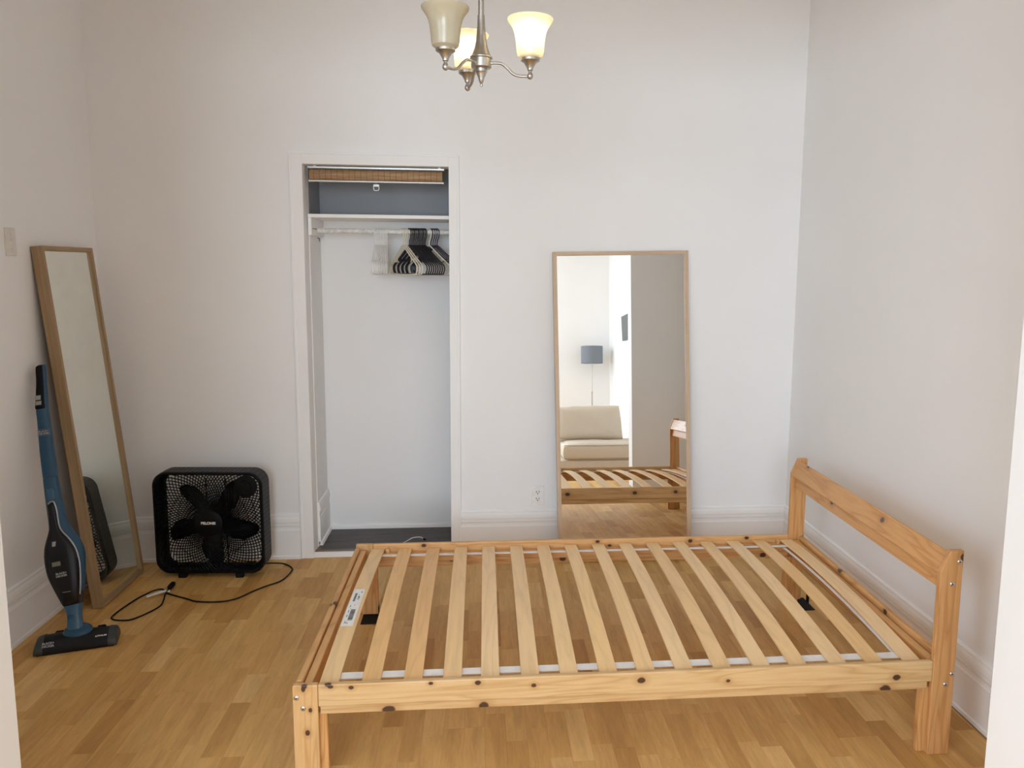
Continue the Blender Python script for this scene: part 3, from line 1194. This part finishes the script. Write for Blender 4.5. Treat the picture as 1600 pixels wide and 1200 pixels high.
def grille(ydist, twist, nm, nb, r0):
    mb = MB()
    lim = .260
    for k in range(nb):
        a0 = 2 * PI * k / nb
        pts = []
        for j in range(15):
            r = r0 + j * .0225
            a = a0 + twist * (j / 14.0) ** .9
            x, z = r * math.cos(a), r * math.sin(a)
            if abs(x) > .195 and abs(z) > .195 and math.hypot(abs(x) - .195, abs(z) - .195) > .058:
                break
            if abs(x) > lim or abs(z) > lim:
                # clip to the square
                px, pz = pts[-1][0], pts[-1][2] - FCZ
                t = 1.0
                if abs(x) > lim:
                    t = min(t, (lim * math.copysign(1, x) - px) / (x - px) if abs(x - px) > 1e-9 else 1)
                if abs(z) > lim:
                    t = min(t, (lim * math.copysign(1, z) - pz) / (z - pz) if abs(z - pz) > 1e-9 else 1)
                pts.append((px + (x - px) * t, ydist, FCZ + pz + (z - pz) * t))
                break
            pts.append((x, ydist, FCZ + z))
        if len(pts) > 1:
            mb.tube(pts, .0026, 4)
    for rr in (.115, .20):
        mb.tube([(rr * math.cos(2 * PI * q / 48), ydist + .002, FCZ + rr * math.sin(2 * PI * q / 48)) for q in range(48)], .0016, 4, True)
    mb.lathe([(r0 + .004, 0), (r0 + .004, .004)], (0, ydist - .002, FCZ), 'y', 32)
    return mb.build(nm, M_black, fan)


grille(.010, 1.15, 'front_grille', 80, .062)
grille(FD - .010, -1.15, 'rear_grille', 80, .062)
# support struts of the front grille
for x in (-.012, .085):
    MB().box(x, x + .006, .012, .018, FZ0 + .03, FZ1 - .03).build('grille_strut', M_black, fan)
# hub cap with brand lettering
MB().lathe([(.070, .012), (.070, .004), (.064, .0), (.0, -.0015)], (0, 0, FCZ), 'y', 40).build('hub_cap', M_black, fan, smooth=True)
text_mesh('lettering', 'PELONIS', .0185, M_print_w, fan, Matrix.Translation((0, -.0018, FCZ + .002)) @ Matrix.Rotation(PI / 2, 4, 'X'), bold=.0006, xscale=1.05)
# motor and five broad blades
rotor = MB().lathe([(.0, .028), (.05, .028), (.055, .034), (.055, .085), (.0, .085)], (0, 0, FCZ), 'y', 32).build('motor_hub', M_black, fan, smooth=True)
for k in range(5):
    a0 = math.radians(128 - 72 * k)
    outl = [(.045, -.50), (.09, -.42), (.14, -.36), (.19, -.24), (.225, -.09), (.240, .03), (.234, .10), (.205, .16), (.16, .20), (.11, .27), (.07, .40), (.045, .60)]
    vs, fs = [], []
    for (r, da) in outl:
        a = a0 + da * 1.22
        vs.append((r * math.cos(a), .060 + da * .055, FCZ + r * math.sin(a)))
    nO = len(outl)
    ctr = (.14 * math.cos(a0), .060, FCZ + .14 * math.sin(a0))
    vs.append(ctr)
    fs = [(i, (i + 1) % nO, nO) for i in range(nO)]
    o = MB().add(vs, fs).build('fan_blade', M_black, fan, smooth=True)
    sm = o.modifiers.new('s', 'SOLIDIFY')
    sm.thickness = .003
# control knob in the upper right corner, feet
kb = MB().lathe([(.058, .006), (.058, .000), (.034, -.003), (.030, -.012), (.0, -.014)], (.195, 0, FCZ + .195), 'y', 28).build('control_knob', M_black, fan, smooth=True)
for x in (-.145, .145):
    f = MB().prism([(-.002, 0), (.020, 0), (.026, .024), (-.006, .024)], 'x', x - .020, x + .020).build('foot', M_rubber, fan, bevel=.003)
    MB().prism([(FD - .020, 0), (FD + .002, 0), (FD + .006, .024), (FD - .026, .024)], 'x', x - .020, x + .020).build('foot', M_rubber, fan, bevel=.003)
for x in (-FW + .002, FW - .002):
    MB().box(x - .003, x + .003, .012, .034, FZ0 + .045, FZ0 + .095).build('corner_clip', M_blackside, fan, bevel=.001)
# mains cord of the fan lying on the floor
inv = (Matrix.Translation((-1.392, 3.928, 0)) @ Matrix.Rotation(fa, 4, 'Z')).inverted()
cp = [(-1.145, 4.015, .035), (-1.118, 4.055, .022), (-1.0666, 4.083, .006), (-1.012, 4.03, .005), (-1.0, 3.97, .005), (-1.02, 3.857, .005), (-1.081, 3.79, .005), (-1.127, 3.731, .005), (-1.179, 3.653, .005), (-1.244, 3.622, .005),
      (-1.35, 3.629, .005), (-1.423, 3.67, .005), (-1.532, 3.7365, .005), (-1.578, 3.788, .005), (-1.612, 3.775, .005), (-1.632, 3.735, .005), (-1.6515, 3.686, .005),
      (-1.671, 3.5955, .005), (-1.681, 3.52, .005), (-1.676, 3.475, .005), (-1.636, 3.454, .005), (-1.582, 3.457, .005), (-1.538, 3.519, .005), (-1.5105, 3.591, .005), (-1.518, 3.65, .006),
      (-1.53, 3.70, .0125), (-1.537, 3.745, .0125), (-1.54, 3.775, .012)]
MB().tube([inv @ p for p in spline(cp, 6)], .0036, 8).build('mains_cord', M_rubber, fan, smooth=True)
pl = MB().tube([inv @ Vector(p) for p in [(-1.540, 3.773, .013), (-1.540, 3.785, .0145), (-1.541, 3.805, .0145), (-1.5425, 3.832, .0145), (-1.543, 3.836, .0145)]], [.006, .0125, .0135, .0125, .009], 12, flat=.9).build('plug', M_rubber, fan, smooth=True)
MB().box(-.004, -.002, 0, .018, -.003, .003).box(.004, .006, 0, .018, -.003, .003).build('prong', M_chrome, pl, xf=inv @ Matrix.Translation((-1.543, 3.834, .0145)))
mb = MB()
rings = []
for k in range(9):
    t = k / 8
    x = -1.612 + .085 * t
    y = 3.690 + .062 * t
    z = .0105 + .009 * math.sin(PI * t) * t
    rings.append([inv @ Vector(q) for q in [(x + .006, y - .012, z), (x - .006, y + .012, z), (x - .006, y + .012, z + .001), (x + .006, y - .012, z + .001)]])
mb.rings(rings).build('cord_tag', M_paper, fan)['label'] = 'white paper tag wrapped round the cord'

# ------------------------------------------------------------------ stick vacuum
B0 = Vector((-1.722, 3.25, .07))
va = Vector((-.18247095, .24300218, .95270892))
vu = Vector((.94670808, .30500175, .10352652))
vn = Vector((.26542071, -.92082782, .28570609))     # towards the room
vm = Matrix((vu, va, vn)).transposed().to_4x4()     # local: x width, y up the stick, z to the front
vm.translation = B0
M_blue = simple('vac_blue', (.020, .070, .135), .36, spec=.35)
M_blue2 = simple('vac_blue_light', (.035, .11, .20), .25)
M_bin = simple('vac_smoked_bin', (.008, .008, .011), .2, spec=.3)
M_sil = simple('vac_silver_line', (.35, .36, .38), .3, .6)
M_gry = simple('vac_grey_button', (.30, .30, .31), .4)
M_noz = simple('vac_nozzle_black', (.009, .010, .012), .4, spec=.25)
M_nozg = simple('vac_nozzle_grey', (.035, .042, .042), .4)
vac = empty('stick_vacuum', (-1.722, 3.25, 0), 0, 'blue and black cordless stick vacuum leaning on the left wall', 'vacuum')
vinv = Matrix.Translation((1.722, -3.25, 0))
VX = vinv @ vm


def loft(secs, seg=20, power=.75, zoff=0):
    """secs: (h, x0, x1, z0, z1)"""
    rings = []
    for (h, x0, x1, z0, z1) in secs:
        cx, cz = (x0 + x1) / 2, (z0 + z1) / 2
        hx, hz = (x1 - x0) / 2, (z1 - z0) / 2
        ring = []
        for k in range(seg):
            a = 2 * PI * k / seg
            c, s = math.cos(a), math.sin(a)
            ring.append((cx + hx * math.copysign(abs(c) ** power, c), h, cz + hz * math.copysign(abs(s) ** power, s)))
        rings.append(ring)
    return rings


def smooth_secs(secs, n=5):
    pts = spline([Vector(s[:3]) for s in secs], n)
    pz = spline([Vector((s[3], s[4], 0)) for s in secs], n)
    return [(p.x, p.y, p.z, q.x, q.y) for p, q in zip(pts, pz)]


# blue upper wand
wand = [(1.139, -.004, .020, -.008, .012), (1.13, -.011, .022, -.014, .016), (1.06, -.018, .0185, -.016, .018), (.95, -.034, .0135, -.020, .018), (.895, -.036, .0135, -.022, .016),
        (.78, -.0405, .0150, -.022, .018), (.70, -.0415, .0155, -.023, .020), (.648, -.0415, .0155, -.024, .021)]
MB().rings(loft(smooth_secs(wand, 4))).build('wand', M_blue, vac, smooth=True, xf=VX)
grip = [(1.136, -.006, .010, .010, .0165), (1.125, -.014, .012, .008, .021), (1.06, -.0185, .010, .008, .023), (.98, -.030, .004, .008, .023), (.952, -.034, .004, .006, .022), (.946, -.031, .001, .008, .018)]
g = MB().rings(loft(smooth_secs(grip, 4))).build('grip', M_black, vac, smooth=True, xf=VX)
g['label'] = 'black rubber grip with two grey buttons'
for h0_, h1_ in ((.985, 1.004), (.963, .980)):
    MB().rings(loft([(h0_, -.029, -.008, .0215, .0245), (h1_, -.027, -.006, .0215, .0245)])).build('power_button', M_gry, g, smooth=True, xf=VX)
# lower body, blue
M_cup = simple('vac_dark_grey', (.020, .022, .026), .4)
MB().rings(loft(smooth_secs([(.150, -.041, .0575, -.036, .0335), (.125, -.034, .0535, -.0335, .0315), (.100, -.027, .0485, -.030, .0285), (.094, -.022, .044, -.026, .026)], 3), 24)).build('canister_cup', M_cup, vac, smooth=True, xf=VX)
body = [(.6465, -.0415, .0150, -.024, .021), (.60, -.042, .0165, -.026, .023), (.545, -.042, .0205, -.028, .025), (.46, -.041, .0290, -.030, .030), (.42, -.043, .0390, -.034, .034),
        (.38, -.052, .0590, -.040, .038), (.34, -.062, .0730, -.044, .040), (.30, -.067, .0770, -.046, .040), (.235, -.062, .0710, -.044, .038), (.18, -.047, .0610, -.038, .034),
        (.13, -.033, .0520, -.032, .030), (.095, -.024, .0450, -.026, .026)]
MB().rings(loft(smooth_secs(body, 3), 24)).build('body', M_blue, vac, smooth=True, xf=VX)
# smoked dust canister set into the front
bins = [(.537, -.032, -.008, .012, .026), (.53, -.0335, -.0055, .010, .0285), (.50, -.034, -.003, .008, .032), (.44, -.036, .002, .006, .037), (.41, -.043, .012, .004, .041), (.38, -.054, .030, .000, .046),
        (.345, -.0640, .052, -.004, .051), (.30, -.0685, .0585, -.006, .054), (.235, -.0645, .057, -.006, .053), (.18, -.0500, .052, -.004, .048), (.135, -.036, .046, -.002, .042), (.105, -.027, .040, .000, .033), (.098, -.022, .034, .004, .026)]
dc = MB().rings(loft(smooth_secs(bins, 3), 24)).build('dust_canister', M_bin, vac, smooth=True, xf=VX)
dc['label'] = 'smoked black dust canister'
lines = [(.0005 - .0005, .537, .026), (-.004, .535, .028), (-.001, .50, .029), (.002, .44, .034), (.011, .41, .038), (.035, .37, .040), (.052, .33, .0415), (.059, .28, .040), (.058, .235, .038), (.052, .18, .034), (.044, .135, .030)]
MB().tube(spline([(-.029, .534, .027), (-.018, .541, .028), (-.007, .537, .028)] + lines[2:], 4), .0034, 8).build('silver_trim', M_sil, vac, smooth=True, xf=VX)
MB().rings(loft([(.353, -.030, -.016, .047, .050), (.373, -.028, -.014, .044, .0485)])).build('release_button', M_gry, dc, smooth=True, xf=VX)
M_olv = simple('vac_olive_window', (.17, .17, .12), .3)
MB().rings(loft([(.270, -.037, -.006, .053, .0555), (.288, -.037, -.006, .052, .0550)])).build('light_window', M_olv, dc, smooth=True, xf=VX)
text_mesh('lettering', 'BLACK+\nDECKER', .0108, M_print_g, dc, VX @ Matrix.Translation((-.008, .232, .0548)) @ Matrix.Rotation(.06, 4, 'Y'), bold=.0003)
MB().tube([(-.014, .158, .0458), (.016, .156, .0462)], .0009, 5).build('canister_line', M_print_g, dc, xf=VX)
# latch button above the canister
MB().rings(loft([(.552, -.031, -.004, .018, .0255), (.556, -.033, -.002, .018, .0262), (.594, -.032, -.003, .016, .0255), (.598, -.030, -.005, .014, .0240)])).build('latch', M_blue2, vac, smooth=True, xf=VX)
text_mesh('lettering', 'BLACK+\nDECKER', .0105, M_print_g, vac, VX @ Matrix.Translation((-.0135, .842, .0195)), bold=.0003)
mb = MB()
for (x0, x1, y0, y1) in [(-.0375, .0085, .829, .8296), (-.0375, .0085, .8556, .856), (-.0375, -.0369, .829, .856), (.0079, .0085, .829, .856)]:
    mb.box(x0, x1, y0, y1, .0180, .0196)
mb.build('lettering_box', M_print_g, vac, xf=VX)
# neck and swivel
MB().rings(loft(smooth_secs([(.098, -.026, .047, -.028, .028), (.085, -.023, .044, -.026, .027), (.06, -.018, .039, -.024, .026), (.03, -.020, .037, -.024, .026), (-.004, -.024, .038, -.026, .028)], 3), 22)).build('neck', M_blue2, vac, smooth=True, xf=VX)
MB().rings(loft([(.044, -.010, .010, .025, .0275), (.060, -.010, .012, .025, .0270)])).build('neck_latch', M_blue, vac, smooth=True, xf=VX)
# floor nozzle
NZ = Matrix.Translation((.020, -.008, 0)) @ Matrix.Rotation(.277, 4, 'Z')
rings = []
for (x, k) in [(-.149, .55), (-.143, .82), (-.125, .95), (-.06, 1.0), (0, 1.04), (.06, 1.0), (.125, .95), (.143, .82), (.149, .55)]:
    yc = .0
    prof = [(-.066, .006), (-.066, .018), (-.058, .034), (-.034, .052), (.0, .060), (.030, .054), (.040, .036), (.042, .006)]
    rings.append([(x, y * (0.9 + .1 * k), .006 + (z - .006) * k) for y, z in prof])
MB().rings(rings).build('nozzle', M_noz, vac, smooth=True, bevel=.002, xf=NZ)
for s in (-1, 1):
    rings = []
    for (x, k) in [(.118, .97), (.135, .92), (.1455, .84), (.151, .60)]:
        rings.append([(s * x, y * (0.905 + .1 * k), .005 + (z - .005) * k * 1.03) for y, z in [(-.067, .006), (-.067, .018), (-.059, .034), (-.034, .053), (.0, .0615), (.030, .055), (.040, .036), (.042, .006)]])
    MB().rings(rings).build('nozzle_end', M_nozg, vac, smooth=True, xf=NZ)
    MB().lathe([(.020, -.016), (.024, -.012), (.024, .012), (.020, .016)], (s * .078, .056, .0245), 'x', 20).build('wheel', M_rubber, vac, smooth=True, xf=NZ)
MB().box(-.140, .140, -.062, .038, .0006, .007).build('sole_plate', M_rubber, vac, xf=NZ)
rings = [[(.0 + .056 * math.cos(q * 2 * PI / 24) * k, .0 + .042 * math.sin(q * 2 * PI / 24) * k + .004, z - .0 + .22 * (.042 * math.sin(q * 2 * PI / 24) * k)) for q in range(24)] for k, z in ((.98, .052), (1, .061), (.9, .070), (.62, .078))]
MB().rings(rings).build('swivel_collar', M_blue, vac, smooth=True, xf=NZ)
tilt = Matrix.Rotation(math.radians(52), 4, 'X')
text_mesh('lettering', 'BLACK+\nDECKER', .0118, M_print_g, vac, NZ @ Matrix.Translation((-.098, -.0545, .0415)) @ tilt, bold=.0003)
text_mesh('lettering', 'LITHIUM', .0085, M_print_w, vac, NZ @ Matrix.Translation((.092, -.0465, .0465)) @ Matrix.Rotation(math.radians(40), 4, 'X'), bold=.0002, xscale=1.3)

# ------------------------------------------------------------------ chandelier
CHX, CHY = .0005, 2.40
ch = empty('chandelier', (CHX, CHY, 2.1385), 0, 'brushed nickel three-arm chandelier with bell-shaped glass shades', 'chandelier')


def shade_mat(lit):
    mt = D.materials.new('frosted_glass_shade')
    mt.use_nodes = True
    nt = mt.node_tree
    nt.nodes.clear()
    out = N(nt, 'ShaderNodeOutputMaterial')
    tl = N(nt, 'ShaderNodeBsdfTranslucent')
    df = N(nt, 'ShaderNodeBsdfDiffuse')
    gl = N(nt, 'ShaderNodeBsdfGlossy')
    gl.inputs['Roughness'].default_value = .25
    tp = N(nt, 'ShaderNodeBsdfTransparent')
    tc = N(nt, 'ShaderNodeTexCoord')
    f = noise_tex(nt, tc.outputs['Object'], 18, 4, .6, .8)
    c = ramp(nt, f, [(.3, (.80, .74, .56)), (.7, (.88, .83, .68))])
    tl.inputs['Color'].default_value = (.66, .62, .50, 1)
    nt.links.new(c, df.inputs['Color'])
    tp.inputs['Color'].default_value = (.9, .87, .78, 1)
    m1 = N(nt, 'ShaderNodeMixShader')
    m1.inputs[0].default_value = .45
    nt.links.new(tl.outputs[0], m1.inputs[1])
    nt.links.new(df.outputs[0], m1.inputs[2])
    m2 = N(nt, 'ShaderNodeMixShader')
    m2.inputs[0].default_value = .06
    nt.links.new(m1.outputs[0], m2.inputs[1])
    nt.links.new(gl.outputs[0], m2.inputs[2])
    m3 = N(nt, 'ShaderNodeMixShader')
    m3.inputs[0].default_value = .12
    nt.links.new(m2.outputs[0], m3.inputs[1])
    nt.links.new(tp.outputs[0], m3.inputs[2])
    nt.links.new(m3.outputs[0], out.inputs['Surface'])
    return mt


def emis(name, col, st):
    mt, nt, b = newmat(name)
    b.inputs['Emission Color'].default_value = (*col, 1)
    b.inputs['Emission Strength'].default_value = st
    b.inputs['Base Color'].default_value = (*col, 1)
    return mt


M_shade = shade_mat(True)
M_bulb = emis('lit_bulb', (1.0, .93, .80), 18)
M_bulb0 = simple('unlit_bulb', (.75, .75, .72), .2)
MB().lathe([(.0, -.002), (.003, -.001), (.0044, .003), (.003, .008), (.0055, .010), (.0085, .020), (.0092, .0235), (.0135, .033), (.0150, .038), (.0178, .041), (.0178, .050)], (0, 0, 0), 'z', 24).build('finial', M_nickel, ch, smooth=True)
MB().lathe([(.016, .0502), (.026, .051), (.030, .054), (.030, .078), (.0335, .080), (.0335, .0835), (.030, .086)], (0, 0, 0), 'z', 32).build('hub', M_nickel, ch, smooth=True)
MB().lathe([(.030, .0862), (.026, .094), (.0205, .108), (.0165, .125), (.014, .145), (.0115, .172), (.0105, .198), (.0105, .2025), (.0085, .2035), (.0085, .88), (.0085, H - 2.1385 - .04)], (0, 0, 0), 'z', 28).build('stem', M_nickel, ch, smooth=True)
MB().lathe([(.012, H - 2.1385 - .045), (.045, H - 2.1385 - .03), (.062, H - 2.1385 - .012), (.064, H - 2.1385)], (0, 0, 0), 'z', 32).build('ceiling_canopy', M_nickel, ch, smooth=True)
AR = .148
for ang, lit in ((-13, True), (107, True), (227, False)):
    t = math.radians(ang)
    cx, sx = math.cos(t), math.sin(t)
    ap_ = [(.028, .0655), (.045, .0655), (.062, .063), (.080, .050), (.096, .034), (.115, .0265), (.135, .0255), (AR, .0255)]
    arm = MB().tube(spline([(cx * r, sx * r, z) for r, z in ap_], 5), .0042, 10).build('arm', M_nickel, ch, smooth=True)
    c = (cx * AR, sx * AR, 0)
    MB().lathe([(.001, .0155), (.0050, .0172), (.0084, .0215), (.0092, .0265), (.0078, .032), (.0050, .036), (.0050, .040), (.0085, .0425), (.0085, .046), (.0125, .054), (.0140, .056), (.0185, .0635), (.0260, .0675), (.0280, .069),
                (.0280, .087), (.026, .089), (.024, .086), (.024, .074), (.0, .072)], c, 'z', 28).build('shade_holder', M_nickel, arm, smooth=True)
    prof = [(.028, .0755), (.0375, .083), (.0405, .096), (.0415, .112), (.0432, .128), (.0452, .141), (.0485, .153), (.0535, .164), (.0605, .174), (.0660, .181), (.0680, .187), (.0668, .188),
            (.0645, .183), (.0590, .176), (.0520, .167), (.0465, .1545), (.0433, .142), (.0413, .129), (.0395, .112), (.0385, .097), (.0355, .085), (.0265, .0775)]
    sh1 = MB().lathe(prof, c, 'z', 40, cap=False)
    s_ = sh1.build('lamp_shade', M_shade, ch, smooth=True)
    MB().lathe([(.012, .075), (.013, .100), (.013, .104)], c, 'z', 16).build('lamp_socket', M_white, s_, smooth=True)
    MB().lathe([(.011, .104), (.012, .120), (.018, .146), (.025, .162), (.0265, .172), (.019, .186), (.0, .192)], c, 'z', 24).build('light_bulb', M_bulb if lit else M_bulb0, s_, smooth=True)

# ------------------------------------------------------------------ living room things seen in the mirror
M_sofa = simple('sofa_linen', (.58, .50, .405), .85, 0, .07, 160, .25)
M_sofab = simple('sofa_piping', (.40, .35, .28), .85)
sofa = empty('sofa', (1.335, -.36, 0), 0, 'beige linen sofa with loose cushions in the living room, seen in the wide mirror', 'sofa')


def cushion(x0, x1, y0, y1, z0, z1, puff, nm, lean=0, parent=None, mat=None, pipe=True):
    n = 14
    bm = bmesh.new()
    bmesh.ops.create_cube(bm, size=2)
    bmesh.ops.subdivide_edges(bm, edges=bm.edges, cuts=n, use_grid_fill=True)
    cx, cy, cz = (x0 + x1) / 2, (y0 + y1) / 2, (z0 + z1) / 2
    hx, hy, hz = (x1 - x0) / 2, (y1 - y0) / 2, (z1 - z0) / 2
    dims = [hx, hy, hz]
    thin = dims.index(min(dims))
    for v in bm.verts:
        c = v.co.copy()
        k = [c.x, c.y, c.z]
        oth = [i for i in range(3) if i != thin]
        edge = max(abs(k[oth[0]]), abs(k[oth[1]]))
        k[thin] *= (1 + puff * (1 - k[oth[0]] ** 4) * (1 - k[oth[1]] ** 4)) * (1 - .32 * max(0, edge - .85) / .15)
        for i in oth:
            k[i] *= 1 - .03 * abs(k[thin]) ** 2
        p = Vector((cx + k[0] * hx, cy + k[1] * hy, cz + k[2] * hz))
        if lean:
            p.y += (p.z - z0) * lean
        if nm == 'back_cushion':
            t = (p.z - z0) / (z1 - z0)
            p.x = cx + (p.x - cx) * (1 - .07 * t * t)
            p.z += .012 * math.sin((p.x - x0) / (x1 - x0) * PI) * t + .02 * (p.x - cx) * t
        nn = noise.noise(p * 6) * .008
        p += Vector((nn, nn, nn))
        v.co = p
    me = D.meshes.new(nm)
    bm.to_mesh(me)
    bm.free()
    for f in me.polygons:
        f.use_smooth = True
    me.materials.append(mat or M_sofa)
    o = D.objects.new(nm, me)
    COL.objects.link(o)
    o.parent = parent
    if pipe and nm == 'seat_cushion':
        for z in (z0 + .03, z1 - .02):
            mb = MB().tube([(x0 + .008, y1 - .004, z), (x1 - .008, y1 - .004, z)], .004, 6)
            mb.build('piping', M_sofab, o)
    return o


SX0, SX1 = -.52, .50
MB().box(SX0, SX1, -.42, .335, .05, .165).build('base', M_sofa, sofa, bevel=.02)
MB().box(SX0, SX1, -.50, -.36, .185, .345).build('back', M_sofa, sofa, bevel=.04, seg=3)
cushion(-.46, .50, -.30, .35, .158, .345, .10, 'seat_cushion', parent=sofa)
cushion(-.51, .29, -.33, -.15, .352, .725, .34, 'back_cushion', lean=-.28, parent=sofa)
for x in (SX0 + .08, SX1 - .08):
    for y in (-.36, .28):
        MB().lathe([(.018, 0), (.025, .052)], (x, y, 0), 'z', 14).build('foot', M_rubber, sofa)

fl = empty('floor_lamp', (1.591, -2.8, 0), 0, 'slim floor lamp with a grey drum shade behind the sofa, seen in the wide mirror', 'lamp')
M_drum = simple('grey_linen_shade', (.19, .215, .25), .8, 0, .05, 200)
MB().lathe([(.0, .0), (.14, .0), (.14, .012), (.02, .02), (.012, .03)], (0, 0, 0), 'z', 32).build('base', M_nickel, fl, smooth=True)
MB().lathe([(.0085, .02), (.0085, .86), (.011, .865), (.011, .885), (.0055, .89), (.0055, 1.48)], (0, 0, 0), 'z', 14).build('pole', M_nickel, fl, smooth=True)
MB().lathe([(.157, 1.295), (.157, 1.546), (.154, 1.546), (.154, 1.295), (.157, 1.295)], (0, 0, 0), 'z', 40, cap=False).build('lamp_shade', M_drum, fl, smooth=True)
MB().lathe([(.012, 1.43), (.014, 1.45), (.030, 1.48), (.028, 1.505), (.0, 1.52)], (0, 0, 0), 'z', 16).build('light_bulb', M_bulb0, fl, smooth=True)
mb = MB()
for k in range(3):
    a = 2 * PI * k / 3
    mb.tube([(0, 0, 1.46), (.155 * math.cos(a), .155 * math.sin(a), 1.46)], .002, 5)
mb.build('shade_ring', M_nickel, fl)

M_tv = simple('dark_grey_panel', (.07, .08, .09), .35)
tv = empty('wall_panel', (LX1, -1.5, 1.73), 0, 'dark grey tapered panel on the living room side wall, at the edge of the mirror view', 'panel')
MB().prism([(-.387, .162), (-.312, -.168), (.25, -.168), (.33, .162)], 'x', -.035, -.004).build('housing', M_tv, tv, bevel=.004)
MB().box(-.0035, 0, -.1, .1, -.1, .1).build('bracket', M_rubber, tv)
